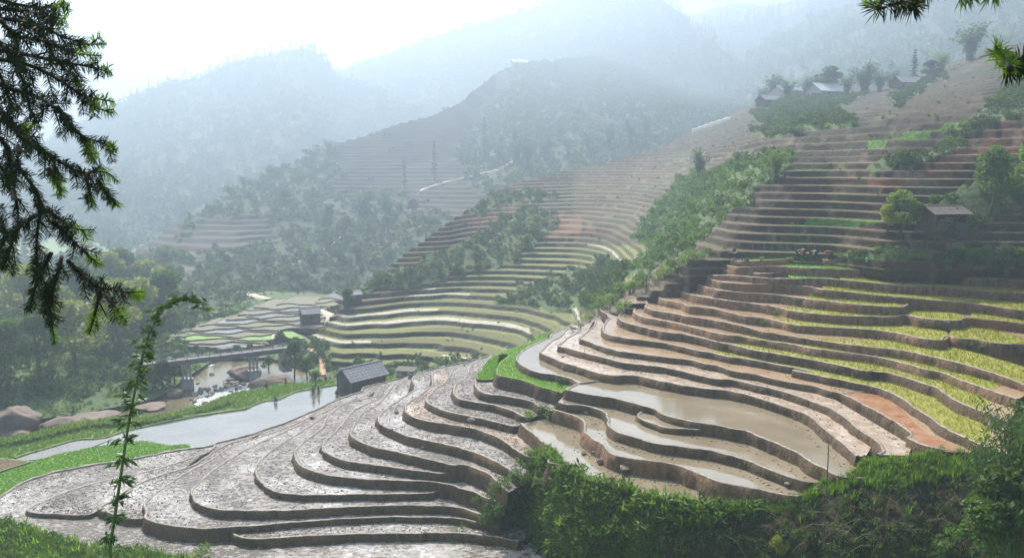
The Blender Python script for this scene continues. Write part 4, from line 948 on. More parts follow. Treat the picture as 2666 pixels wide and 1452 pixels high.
for k, m in (('broad', 'mid'), ('broad_dark', 'dark'), ('broad_bright', 'bright'), ('broad_yellow', 'yellow')):
    PRO[k] = [broad_proto(11 * i + len(k), 1900, .028, (.36, .30, .40)[i], 1.0, (.30, .38, .34)[i], m) for i in range(3)]
PRO['bamboo'] = [bamboo_proto(5 + i, 36, 'bamboo', .034, 30) for i in range(2)]
PRO['bamboo_bright'] = [bamboo_proto(15 + i, 36, 'bright', .034, 30) for i in range(2)]
PRO['conifer'] = [conifer_proto(3 + i, 520, .028, (.15, .19, .12)[i]) for i in range(3)]
for k, m in (('shrub', 'mid'), ('shrub_dark', 'dark'), ('shrub_bright', 'bright')):
    PRO[k] = [shrub_proto(7 * i + len(k), 300, .075, m) for i in range(3)]
PRO['bamboo_near'] = [bamboo_proto(45 + i, 46, 'bamboo', .017, 110, .34) for i in range(2)]
PARTN = {'bamboo': ('culm', 'foliage'), 'shrub': ('stem', 'foliage')}
KIND = {'broad': 'tree', 'bamboo': 'bamboo_clump', 'conifer': 'conifer_tree', 'shrub': 'shrub'}
CATN = {'broad': 'tree', 'bamboo': 'bamboo', 'conifer': 'conifer', 'shrub': 'shrub'}
_pc = [0]
def plant(kind, loc, h, label, group=None, rz=None, sx=1.0, var=None):
    base = kind.split('_')[0]; _pc[0] += 1
    v = PRO[kind][(_pc[0] if var is None else var) % len(PRO[kind])]
    e = empty(KIND[base], loc, _pc[0] * 2.399 if rz is None else rz)
    e.scale = (h * sx, h * sx, h)
    tag(e, label, CATN[base], group)
    for me, nm in zip(v, PARTN.get(base, ('trunk', 'crown'))): link(bpy.data.objects.new(nm, me), e)
    return e
def plant_px(kind, x, ybase, hp, label, group=None, sx=1.0, var=None):
    p = at(x, ybase); return plant(kind, p, hpx(p, hp), label, group, None, sx, var)

def tile(proto, pos, scl, rot, r, zs=None):
    """many copies merged as arrays"""
    V, Q = proto; n = len(pos); c, s = np.cos(rot), np.sin(rot)
    X = V[None, :, 0] * c[:, None] - V[None, :, 1] * s[:, None]; Y = V[None, :, 0] * s[:, None] + V[None, :, 1] * c[:, None]
    Z = np.repeat(V[None, :, 2], n, 0)
    k = scl[:, None]; kz = (scl if zs is None else zs)[:, None]
    P = np.stack([X * k + pos[:, :1], Y * k + pos[:, 1:2], Z * kz + pos[:, 2:3]], 2)
    return P.reshape(-1, 3), (Q[None] + (np.arange(n) * len(V))[:, None, None]).reshape(-1, Q.shape[1])
def stuff(name, parts, mat, label=None):
    Vs = []; Qs = []; b = 0
    for V, Q in parts:
        Vs.append(V); Qs.append(Q + b); b += len(V)
    o = mobj(name, raw_mesh(name, np.vstack(Vs), np.vstack(Qs), mat)); o['kind'] = 'stuff'
    if label: o['label'] = label
    return o
def small_cloud(seed, n, leaf, shape='bush', asp=.5):
    r = np.random.default_rng(seed)
    if shape == 'bush':
        bl = [(r.uniform(-.4, .4), r.uniform(-.4, .4), r.uniform(.15, .6), r.uniform(.2, .36)) for _ in range(5)]
        return quads_from(blob_pts(bl, n, r, .45), leaf, r, asp)
    t = r.uniform(.08, 1, n); w = .2 * (1 - t) ** .8 + .015; a = r.uniform(0, 6.28, n); q = r.uniform(.2, 1, n)
    P = np.stack([w * q * np.cos(a), w * q * np.sin(a), t], 1)
    return quads_from(P, leaf, r, asp, np.stack([np.cos(a), np.sin(a), -.3 + 0 * a], 1), .5)
def tuft(seed, n, h=1.0, lean=.5, w=.03):
    """grass tuft: bent tapering blades (2 quads each folded into one strip)"""
    r = np.random.default_rng(seed); V = []; Q = []
    for k in range(n):
        a = r.uniform(0, 6.28); l = lean * r.uniform(.2, 1); hh = h * r.uniform(.55, 1); bx, by = r.normal(size=2) * .12
        d = np.array([math.cos(a), math.sin(a), 0]); s = np.array([-math.sin(a), math.cos(a), 0]) * w
        p0 = np.array([bx, by, -.05]); p1 = p0 + d * l * .35 * hh + np.array([0, 0, hh * .65]); p2 = p0 + d * l * hh + np.array([0, 0, hh * (1 - .25 * l)])
        b = len(V); V += [p0 - s, p0 + s, p1 + s * .8, p1 - s * .8, p2 + s * .15, p2 - s * .15]
        Q += [(b, b + 1, b + 2, b + 3), (b + 3, b + 2, b + 4, b + 5)]
    return np.array(V), np.array(Q)
def spread(key, protos, n, smin, smax, polys, name, mat, seed, wfun=None, sink=.05, tall=None, label=None):
    p, q = scatter(key, n, polys, seed=seed, wfun=wfun); r = np.random.default_rng(seed + 1)
    if not len(p): return
    s = r.uniform(smin, smax, len(p)) * np.clip(1 + .35 * r.normal(size=len(p)), .6, 1.8); p = p - np.array([0, 0, 1]) * (s * sink)[:, None]
    parts = []
    for i, pr in enumerate(protos):
        m = np.arange(len(p)) % len(protos) == i
        parts.append(tile(pr, p[m], s[m], r.uniform(0, 6.28, m.sum()), r, None if tall is None else s[m] * r.uniform(*tall, m.sum())))
    return stuff(name, parts, L_[mat], label)
bush24 = [small_cloud(i, 42, .17) for i in range(4)]
bush60 = [small_cloud(i + 9, 110, .11) for i in range(4)]
con24 = [small_cloud(i + 30, 46, .085, 'cone', .42) for i in range(4)]
# woods on the mountains read as one mass
spread('M1', con24, 3200, 7, 12, None, 'forest', 'conifer', 1, tall=(.75, 1.05))
spread('M1', bush24, 3000, 6, 11, None, 'forest', 'dark', 6)
spread('M2', con24, 2400, 8, 14, None, 'forest', 'conifer', 2, tall=(.75, 1.05))
spread('M2', bush24, 3400, 7, 13, None, 'forest', 'dark', 7)
spread('M3', con24, 1800, 7, 13, None, 'forest', 'conifer', 3, tall=(.75, 1.05))
spread('M3', bush24, 2400, 6, 11, None, 'forest', 'mid', 4)
spread('M4', con24, 900, 12, 22, None, 'forest', 'conifer', 5)
# scrub on the spur
spread('S1', bush24, 9500, 2.2, 4.6, None, 'undergrowth', 'dark', 11, wfun=lambda x, y: s1_veg(x, y) + .012)
spread('S1', bush24, 2500, 1.4, 3.0, None, 'undergrowth', 'dark', 12, wfun=lambda x, y: s1_veg(x, y) + .02)
# scrub on the terraced hillside
spread('M', bush60, 3400, .8, 1.8, SHRUB, 'undergrowth', 'dark', 21)
spread('M', bush60, 1000, .6, 1.5, SHRUB + GULLY, 'undergrowth', 'mid', 22)
spread('M', bush60, 950, .45, 1.4, GULLY, 'undergrowth', 'bright', 23)
spread('M', bush60, 350, .6, 1.7, GULLY, 'undergrowth', 'dark', 26)
spread('M', bush24, 1500, .25, .7, None, 'undergrowth', 'mid', 24)
spread('M', [tuft(i, 9, 1, .6, .035) for i in range(3)], 3000, .25, .5, GREENSTRIP + SHRUB[-1:], 'grass', 'ricegreen', 25)
# wooded river bank
VBZ = [px('P', (-450, 1090), (0, 1062), (200, 1045), (320, 1020), (430, 1000), (480, 960), (480, 880), (420, 800), (300, 740), (-450, 730))]
spread('VB', bush60, 900, 1.5, 3.4, VBZ, 'undergrowth', 'dark', 31)
spread('VB', bush60, 700, 1.2, 2.6, VBZ, 'undergrowth', 'mid', 32)
spread('VB', bush60, 700, .6, 1.5, None, 'undergrowth', 'mid', 34)
spread('VB', [tuft(i + 5, 9, 1, .7, .05) for i in range(3)], 6500, .4, 1.0, None, 'grass', 'grass', 33)
pts, q = scatter('VB', 58, VBZ, seed=35); pts = pts[np.argsort(-pts[:, 1])]
r_ = np.random.default_rng(36)
for i, p in enumerate(pts):
    k = ('broad_dark', 'broad', 'broad_yellow', 'broad_yellow', 'broad')[int(r_.integers(5))]
    lab = {'broad_dark': 'dark green broadleaf tree in the wood on the river bank', 'broad': 'green round-crowned tree in the wood on the river bank', 'broad_yellow': 'yellowish tree in the wood on the river bank'}[k]
    plant(k, Vector(p), float(r_.uniform(9.5, 15.5)), lab, {'broad_dark': 'dark trees on the wooded bank', 'broad': 'green trees on the wooded bank', 'broad_yellow': 'yellowish trees on the wooded bank'}[k], sx=float(r_.uniform(.9, 1.25)))
# conifers along the sky-line of the left mountain
S = SHEETS['M1']
for i, x in enumerate(np.r_[np.linspace(110, 520, 26), np.linspace(530, 835, 34), np.linspace(838, 1000, 8)]):
    ci = int(np.argmin(abs(S['px'][:, -1] - x - r_.normal() * 4))); j = -1 - int(r_.integers(0, 4))
    p = Vector((S['x'][ci, j], S['y'][ci, j], S['z'][ci, j] - 1))
    plant('conifer', p, float(r_.uniform(9, 19)), 'conifer standing along the crest of the hazy left mountain', 'conifers on the crest of the left mountain', sx=1.15)
S = SHEETS['M2']
for i, x in enumerate(np.r_[np.linspace(1390, 1420, 4), np.linspace(1655, 1860, 26), np.linspace(1862, 1990, 12)]):
    ci = int(np.argmin(abs(S['px'][:, -1] - x))); p = Vector((S['x'][ci, -1], S['y'][ci, -1], S['z'][ci, -1] - 1))
    plant('conifer', p, float(r_.uniform(9, 20)), 'conifer standing on the descending ridge of the tall middle mountain', 'conifers on the ridge of the middle mountain', sx=1.15)
S = SHEETS['M4']
for i, x in enumerate((1868, 1880, 1892, 1945, 1962, 1968, 2005, 2012, 2030)):
    ci = int(np.argmin(abs(S['px'][:, -1] - x))); p = Vector((S['x'][ci, -1], S['y'][ci, -1], S['z'][ci, -1] - 1))
    plant('conifer', p, float(r_.uniform(15, 30)), 'faint conifer on the pale far ridge between the mountains', 'conifers on the far ridge', sx=1.2)

# single trees that stand out
P1 = plant_px
for x, y, h in ((1322, 1300, 42), (1303, 1335, 40), (1348, 1262, 40), (1285, 1300, 30), (1262, 1335, 30), (1312, 1352, 40), (1290, 1345, 40), (1335, 1330, 44), (1330, 1375, 44), (1275, 1362, 36), (1300, 1285, 36), (1325, 1270, 36), (1340, 1240, 32), (1250, 1312, 28), (2236, 1202, 30)): P1('shrub', x, y, h, 'green shrub on the grassy bank where the terraces end', 'shrubs where the terraces end', sx=1.1)
for x, y, h in ((1985, 270, 50), (2050, 254, 56), (2100, 252, 62), (2205, 250, 66), (2290, 240, 60), (2320, 230, 52)): P1('bamboo', x, y, h, 'hazy leafy clump in the row of trees around the houses on the ridge', 'clumps around the houses on the ridge', sx=1.4)
P1('shrub_bright', 1420, 1212, 46, 'bright grassy shrub at the corner of the lowest pond on top of the mound', sx=1.0)
P1('shrub_bright', 1628, 812, 44, 'bright shrub at the upper left ends of the brown steps', sx=1.2)
P1('broad_bright', 2345, 606, 116, 'bushy bright green tree beside the dark hut on the right hillside', sx=1.25, var=1)
P1('broad_yellow', 2312, 604, 76, 'smaller yellow-green tree at the left edge of the bushy one by the hut', sx=1.3, var=2)
P1('broad', 2385, 608, 84, 'green tree leaning against the left side of the dark hut', sx=1.2, var=2)
P1('broad', 2432, 568, 62, 'small green tree behind the roof of the hut on the right hillside', sx=1.2)
P1('broad', 2580, 560, 185, 'tall open-crowned green tree right of the hut on the hillside', sx=.85, var=1)
P1('broad_bright', 2668, 560, 190, 'green tree at the right edge of the picture on the upper hillside', sx=.9, var=2)
P1('bamboo', 1822, 468, 98, 'dark narrow bamboo clump above the green gully', sx=.9)
P1('bamboo_bright', 2022, 462, 84, 'pale bushy bamboo clump on the terrace steps above the gully', sx=1.25)
P1('bamboo', 2015, 256, 74, 'hazy leafy bamboo left of the houses on the ridge', sx=1.2)
P1('broad_dark', 2158, 250, 76, 'hazy spreading tree behind the pale-roofed house on the ridge', sx=1.7, var=1)
P1('bamboo', 2248, 244, 96, 'hazy dark bamboo clump right of the pale-roofed house on the ridge', sx=1.4)
P1('conifer', 2378, 216, 80, 'pointed dark conifer behind the long roof on the ridge', sx=1.3)
P1('broad_dark', 2420, 208, 50, 'low round tree beside the pointed conifer on the ridge', sx=1.5)
P1('bamboo', 2525, 158, 115, 'big feathery bamboo clump at the top of the right hillside', sx=1.5)
P1('bamboo_bright', 2450, 190, 62, 'pale bamboo tuft on the crest of the right hillside', sx=1.3)
P1('broad_bright', 1386, 612, 34, 'upper of two bright round trees in the middle of the terraces', sx=1.3)
P1('broad_bright', 1376, 650, 42, 'lower of two bright round trees in the middle of the terraces', sx=1.4)
P1('conifer', 1053, 492, 80, 'thin tall conifer left of the pale track on the spur', sx=.8)
P1('conifer', 1131, 470, 98, 'tallest thin conifer beside the pale track on the spur', sx=.75)
P1('conifer', 1262, 408, 95, 'hazy conifer rising from the scrub in the middle of the spur', sx=.9)
P1('conifer', 1447, 208, 42, 'small dark conifer high on the spur terraces', sx=1.6)
P1('bamboo', 950, 560, 92, 'dark bamboo thicket below the dry terraces of the spur', sx=1.3)
P1('bamboo', 1010, 566, 80, 'second dark bamboo thicket right of the larger one on the spur', sx=1.3)
P1('conifer', 763, 634, 48, 'small pointed tree in the scrub of the lower spur', sx=1.3)
P1('broad_dark', 745, 548, 55, 'dark tree in the scrub of the upper left spur', sx=1.1)
P1('bamboo', 636, 492, 44, 'feathery bamboo on the left edge of the spur', sx=1.3)
P1('bamboo', 699, 458, 36, 'small bamboo on the left outline of the spur', sx=1.4)
P1('bamboo', 856, 392, 36, 'bamboo tuft on the outline where the dry terraces begin', sx=1.6)
for i, (x, y, h) in enumerate(((1300, 420, 62), (1345, 432, 84), (1375, 440, 96), (1420, 420, 74), (1480, 410, 66), (1530, 400, 72), (1585, 390, 76), (1640, 380, 90), (1680, 360, 70), (1340, 385, 60), (1460, 370, 56))):
    P1('bamboo', x, y, h, 'tall hazy bamboo in the grove between the spur and the hillside', 'bamboo in the hazy grove', sx=.8)
P1('broad_dark', 766, 985, 104, 'dark rounded tree at the right end of the bridge', sx=.85, var=0)
P1('broad_bright', 822, 1006, 46, 'bright green bush-like tree at the foot of the dirt path', sx=1.3)
P1('broad', 800, 985, 56, 'green tree between the bridge and the dirt path', sx=1.2)
P1('broad_dark', 905, 800, 52, 'dark tree below the small hut at the foot of the terraces', sx=1.3)
P1('broad_dark', 730, 900, 40, 'dark bush-like tree above the right end of the bridge', sx=1.5)
P1('broad', 700, 968, 42, 'low tree on the bank under the bridge', sx=1.4)
for i, (x, y, h) in enumerate(((455, 1000, 70), (425, 1012, 80), (395, 1020, 70), (470, 960, 46))):
    P1('broad_dark', x, y, h, 'dark riverside tree crowded against the left end of the bridge', 'trees at the left end of the bridge', sx=1.3)
for i, x in enumerate(np.linspace(440, 690, 12)):
    P1('broad_dark' if i % 2 else 'broad', x + 8 * math.sin(i * 3), 928 + 6 * math.sin(i * 2), 24 + 8 * math.sin(i * 5), 'small tree in the line of trees behind the bridge', 'trees behind the bridge', sx=1.6)
for i, (x, y, h) in enumerate(((590, 700, 40), (640, 735, 34), (700, 720, 36), (760, 730, 34), (820, 700, 44), (850, 640, 48), (900, 620, 60), (860, 585, 56), (520, 720, 34), (470, 730, 40), (930, 680, 44), (1010, 610, 50), (1075, 560, 44), (560, 660, 30), (430, 700, 50), (400, 740, 60), (350, 730, 60), (310, 760, 66), (880, 690, 44), (960, 620, 44))):
    P1(('broad_dark', 'broad')[i % 2], x, y, h, 'tree in the dark scrub on the lower slope of the spur', 'trees on the lower spur', sx=1.4)
# shrubs one can tell apart on the near slopes
P1('shrub', 1420, 1088, 46, 'leafy green shrub in the gap between the muddy terraces and the ponds', sx=1.3, var=0)
P1('shrub_bright', 1385, 1092, 30, 'small fern-like shrub left of the leafy one between the terraces', sx=1.3)
P1('shrub_dark', 1462, 1000, 22, 'dark weed clump at the corner of the bright green seedbed', sx=1.4)
for i, (x, y, h) in enumerate(px('J', (1250, 420), (1060, 520), (860, 600), (640, 730), (520, 830), (370, 900), (270, 960), (110, 1045))  and [(2172, 742, 26), (2125, 768, 22), (2075, 788, 20), (2020, 820, 22), (1990, 846, 22), (1952, 866, 20), (1928, 882, 16), (1888, 902, 16)]):
    P1('shrub', x, y + 4, h, 'weed clump in the row where the brown steps meet the yellow rice', 'weed clumps between the brown and yellow terraces', sx=.7)
for i, (x, y, h) in enumerate(((2310, 678, 28), (2340, 676, 32), (2375, 678, 32), (2405, 678, 34), (2440, 680, 30), (2475, 682, 28), (2510, 684, 26), (2545, 690, 30), (2290, 660, 30), (2335, 660, 34), (2395, 650, 34), (2500, 660, 36), (2560, 664, 40), (2610, 668, 44), (2655, 672, 44), (2420, 625, 40), (2470, 620, 44), (2210, 668, 26), (2250, 664, 26), (2170, 668, 22), (1980, 680, 20), (1945, 686, 22), (1915, 690, 20), (2055, 682, 20), (2090, 684, 18), (2130, 680, 16))):
    P1(('shrub', 'shrub_dark', 'shrub_bright')[i % 3], x, y, h * .9, 'leafy shrub in the hedge above the uppermost rice terraces', 'shrubs above the rice terraces', sx=1.0)
for i, (x, y, h) in enumerate(((2430, 855, 20), (2450, 858, 18), (2395, 845, 14), (2530, 905, 24), (2555, 912, 22), (2500, 898, 18), (2230, 868, 14), (2265, 868, 14))):
    P1('shrub', x, y, h, 'weed patch creeping over the bank between two yellow fields', 'weed patches on the yellow terraces', sx=1.2)
for i, (x, y, h) in enumerate(((1560, 812, 34), (1580, 800, 42), (1600, 790, 44), (1622, 772, 44), (1640, 762, 44), (1662, 748, 40), (1685, 742, 40), (1712, 728, 40), (1740, 716, 44), (1765, 704, 44), (1790, 692, 40), (1820, 676, 34), (1845, 668, 30), (1535, 838, 24), (1510, 852, 20), (1490, 862, 16))):
    P1('shrub_bright' if i % 3 else 'shrub', x, y, h, 'bright shrub on the edge of the gully left of the brown steps', 'shrubs along the gully edge', sx=1.1)

# ---- seedlings and grass
def in_patch(P, n, r):
    lo, hi = P.min(0), P.max(0); out = []
    while len(out) < n:
        q = r.uniform(lo, hi, (n, 2)); m = inpoly(q[:, 0], q[:, 1], P); out += list(q[m])
    return np.array(out[:n])
def parea(P): return abs(.5 * np.sum(P[:, 0] * np.roll(P[:, 1], -1) - np.roll(P[:, 0], -1) * P[:, 1]))
rr = np.random.default_rng(50)
tf_rice = [tuft(60 + i, 5, 1, .45, .045) for i in range(4)]
acc = {'rice': [], 'ricegreen': []}
def zat(zf, zm, q): return np.array([zf(1333 + F * a / (b * CP - zm * SP)) for a, b in q])
for zf, P, mat, zm in PATCH:
    if 'rice' not in mat: continue
    n = int(min(15000, parea(P) * 14)); q = in_patch(P, n, rr); s = rr.uniform(.20, .34, n)
    acc['rice' if mat == 'yellow_rice' else 'ricegreen'].append(tile(tf_rice[len(acc['rice']) % 4], np.c_[q, zat(zf, zm, q) - .02], s, rr.uniform(0, 6.28, n), rr))
for k in ('R13', 'R13h'):
    z, P, fr, out = SLABS[k]; n = 2600; i = rr.integers(0, len(fr), n); o = rr.uniform(.25, 2.4, n)[:, None]
    q = fr[i] - out[i] * o; m = fr[i][:, 0] / fr[i][:, 1] > .40; q, i, n = q[m], i[m], int(m.sum()); acc['rice'].append(tile(tf_rice[0], np.c_[q, SLABZ[k][i]], rr.uniform(.2, .34, n), rr.uniform(0, 6.28, n), rr))
stuff('rice_seedlings', acc['rice'], L_['rice'])
for k, n, m in (('GF', 26000, 60), ('G1', 5200, 99), ('G2', 9000, 99)):
    z, P, fr, out = SLABS[k]; q = in_patch(P, n, rr)
    acc['ricegreen'].append(tile(tf_rice[n % 4], np.c_[q, np.full(len(q), z)], rr.uniform(.12, .22, len(q)), rr.uniform(0, 6.28, len(q)), rr))
stuff('green_seedlings', acc['ricegreen'], L_['ricegreen'])
# grass on the mound, on the dark bank and along the bunds
tg = [tuft(80 + i, 10, 1, .8, .03) for i in range(5)]
MOUND = [px('P', (1150, 1460), (1235, 1320), (1240, 1260), (1290, 1215), (1430, 1150), (1480, 1200), (1620, 1250), (1760, 1295), (1950, 1310), (1990, 1330), (1900, 1352), (1700, 1395), (1560, 1460))]
BANKTOP = [px('P', (1880, 1345), (1940, 1310), (2090, 1275), (2140, 1240), (2215, 1235), (2225, 1175), (2560, 1150), (2560, 1235), (2350, 1262), (2200, 1275), (2080, 1310), (1960, 1352)),
           px('P', (1250, 1400), (1500, 1400), (1700, 1380), (1720, 1460), (1200, 1470))]
spread('BK', tg, 8500, .4, 1.05, MOUND, 'grass', 'grass', 61)
spread('BK', [tuft(140 + i, 8, 1, 1.0, .075) for i in range(4)], 900, .5, 1.15, MOUND, 'undergrowth', 'bright', 70)
spread('BK', tg, 700, .3, .6, [px('C', (1120, 780), (1200, 690), (1380, 700), (1420, 830), (1300, 870), (1150, 850))], 'grass', 'dry', 71)
spread('BK', [small_cloud(90 + i, 34, .17, 'bush', .32) for i in range(4)], 900, .35, 1.1, MOUND, 'undergrowth', 'bright', 62)
spread('BK', [small_cloud(95 + i, 34, .17, 'bush', .32) for i in range(4)], 1100, .35, 1.2, MOUND, 'undergrowth', 'dark', 63)
spread('BK', tg, 5200, .25, .6, BANKTOP, 'grass', 'grass', 64)
DARKB = [px('P', (1560, 1470), (1700, 1400), (1960, 1350), (2100, 1310), (2300, 1270), (2560, 1220), (2700, 1220), (2700, 1540), (1560, 1540))]
spread('BK', [small_cloud(110 + i, 40, .14, 'bush', .35) for i in range(4)], 420, .3, .9, DARKB, 'undergrowth', 'dark', 65)
spread('BK', tg, 700, .25, .7, DARKB, 'grass', 'dry', 66)
spread('BK', tg, 220, .3, .7, DARKB, 'grass', 'grass', 69)
spread('NL', tg, 4200, .4, 1.0, None, 'grass', 'grass', 67)
spread('NL', [small_cloud(120 + i, 40, .15, 'bush', .3) for i in range(4)], 700, .5, 1.1, None, 'undergrowth', 'mid', 68)
# river bank strip: maize-like rows and grass
z, P, fr, out = SLABS['STRIP']; q = in_patch(P, 9000, rr); q = q[(q[:, 1] < 150)]
V1 = tile(tg[0], np.c_[q, np.full(len(q), z)], rr.uniform(.25, .6, len(q)), rr.uniform(0, 6.28, len(q)), rr)
i = rr.integers(0, int(len(fr) * .62), 1700); o = rr.uniform(.3, 2.6, 1700)[:, None]; q = fr[i] - out[i] * o
stuff('grass', [V1], L_['grass'])
stuff('crop_plants', [tile(tuft(77, 9, 1, .9, .07), np.c_[q, np.full(len(q), z)], rr.uniform(.7, 1.25, len(q)), rr.uniform(0, 6.28, len(q)), rr)], L_['bright'])
# clods of earth lying in the muddy fields and along the foot of the banks
oc = np.array([(1, 0, 0), (-.9, .2, .1), (0, .8, .1), (.1, -.9, 0), (0, .1, .65), (0, 0, -.4)]); of = np.array([(0, 2, 4), (2, 1, 4), (1, 3, 4), (3, 0, 4), (2, 0, 5), (1, 2, 5), (3, 1, 5), (0, 3, 5)])
cl = []
for k in SLABS:
    if k[0] == 'T' or k in ('M1', 'M2'):
        z, P, fr, out = SLABS[k]; n = 900 if k != 'T0' else 2200; i = rr.integers(0, len(fr), n); o = rr.uniform(.4, 5.5, n)[:, None] * rr.uniform(.2, 1, n)[:, None]
        q = fr[i] - out[i] * o + rr.normal(size=(n, 2)) * .3; cl.append(tile((oc, of), np.c_[q, np.full(n, z + .01)], rr.uniform(.03, .10, n) * rr.uniform(.6, 1.4, n), rr.uniform(0, 6.28, n), rr))
    elif k in ('P2', 'P3', 'P4', 'R1', 'R2', 'R3', 'R4', 'W'):
        z, P, fr, out = SLABS[k]; n = 150; i = rr.integers(0, len(fr), n); o = rr.uniform(.5, 1.3, n)[:, None]; below = {'P2': 'P1', 'P3': 'P2', 'P4': 'P3', 'R1': 'P4', 'R2': 'R1', 'R3': 'R2', 'R4': 'R3', 'W': 'G2'}[k]
        q = fr[i] + out[i] * o; cl.append(tile((oc, of), np.c_[q, np.full(n, SLABS[below][0] + .005)], rr.uniform(.04, .12, n), rr.uniform(0, 6.28, n), rr))
M['clod'] = simple('wet_clod', (.04, .03, .022), (.12, .09, .068), 9, .45, .3, .02)
L_['clod'] = M['clod']; stuff('earth_clods', cl, M['clod'])
# weeds hanging on the lips of the banks
wv = []
for k in SLABS:
    if k[0] in 'RPWT' and k not in ('RIV', 'P0') and len(SLABS[k][2]) > 4:
        z, P, fr, out = SLABS[k]; n = int(len(fr) * 1.0); i = rr.integers(0, len(fr), n); m = vnoise(fr[i][:, 0] * .25 + z, fr[i][:, 1] * .25) > (.12 if k[0] != 'T' else .5)
        i = i[m]; dn = rr.uniform(-.05, 1, len(i)) ** 1.5; q = fr[i] + out[i] * (.05 + dn * .2)[:, None]
        wv.append(tile(tg[len(wv) % 5], np.c_[q, SLABZ[k][i] - dn * .8], rr.uniform(.10, .30, len(i)), rr.uniform(0, 6.28, len(i)), rr))
stuff('grass', wv, L_['grass'])

# ================================================================ BUILDINGS, BRIDGE, ROCKS, PATHS, PEOPLE
def plank_mat(name, c1, c2, vertical=True, sc=5.0):
    m, nt, b = nmat(name); co = tex_co(nt, (sc, sc, .25) if vertical else (.25, .25, sc))
    n = nz(nt, co, 1.0, 3, .5); w = nz(nt, tex_co(nt, (2, 2, .5)), 4, 5, .7)
    c = mixc(nt, .5, ramp(nt, n, [(.35, c1), (.65, c2)]), ramp(nt, w, [(.3, c1), (.7, c2)]))
    nt.links.new(c, b.inputs['Base Color']); b.inputs['Roughness'].default_value = .85; bump(nt, b, n, .8, .04); return m
def roof_mat(name, c1, c2, rough=.5):
    m, nt, b = nmat(name); n = nz(nt, tex_co(nt, (1, 1, 1)), 3.5, 5, .7)
    nt.links.new(ramp(nt, n, [(.3, c1), (.7, c2)]), b.inputs['Base Color']); b.inputs['Roughness'].default_value = rough; bump(nt, b, n, .4, .03); return m
M['plank'] = plank_mat('weathered_planks', (.075, .06, .047), (.19, .155, .12))
M['plank_dark'] = plank_mat('dark_planks', (.04, .034, .028), (.10, .085, .07))
M['plank_brown'] = plank_mat('brown_planks', (.09, .055, .035), (.20, .13, .085))
M['roof_grey'] = roof_mat('grey_slate_roof', (.12, .12, .13), (.27, .27, .28))
M['roof_pale'] = roof_mat('pale_fibre_cement_roof', (.50, .50, .49), (.68, .68, .66))
M['roof_blue'] = roof_mat('blue_green_sheet_roof', (.10, .18, .18), (.16, .25, .24))
M['wall_pale'] = roof_mat('pale_wall', (.40, .36, .31), (.55, .50, .44), .8)
M['dark'] = simple('dark_opening', (.012, .011, .01), (.02, .018, .016), 3, .9, 0)
M['concrete'] = simple('concrete', (.22, .21, .20), (.36, .35, .33), 1.5, .85, .3, .03)
M['concrete_dark'] = simple('stained_concrete', (.10, .098, .092), (.19, .185, .175), 1.5, .85, .3, .03)
M['steel'] = simple('painted_steel', (.10, .10, .105), (.17, .17, .18), 4, .6, .1, .01)
M['road'] = simple('dirt_track', (.36, .30, .23), (.52, .45, .36), 2, .9, .3, .04)
M['path_red'] = simple('red_dirt_path', (.36, .23, .14), (.48, .33, .22), 2, .9, .3, .04)
M['tarp'] = simple('white_plastic_sheet', (.36, .36, .35), (.52, .52, .51), 2, .5, .3, .05)
M['skin'] = simple('skin', (.30, .19, .13), (.36, .23, .16), 8, .6, 0)
M['hair'] = simple('black_hair', (.012, .010, .009), (.025, .02, .018), 8, .5, 0)
def cloth(name, c): return simple(name, tuple(x * .8 for x in c), c, 8, .85, .2, .01)
M['c_red'] = cloth('red_cloth', (.42, .05, .045)); M['c_blue'] = cloth('blue_cloth', (.06, .16, .32)); M['c_navy'] = cloth('navy_cloth', (.03, .04, .09)); M['c_black'] = cloth('black_cloth', (.022, .021, .024)); M['c_grey'] = cloth('grey_blue_cloth', (.28, .33, .40)); M['c_brown'] = cloth('brown_cloth', (.14, .08, .05)); M['c_green'] = cloth('olive_cloth', (.09, .12, .05)); M['c_yellow'] = cloth('yellow_cloth', (.55, .40, .05)); M['c_straw'] = cloth('straw', (.48, .38, .22))

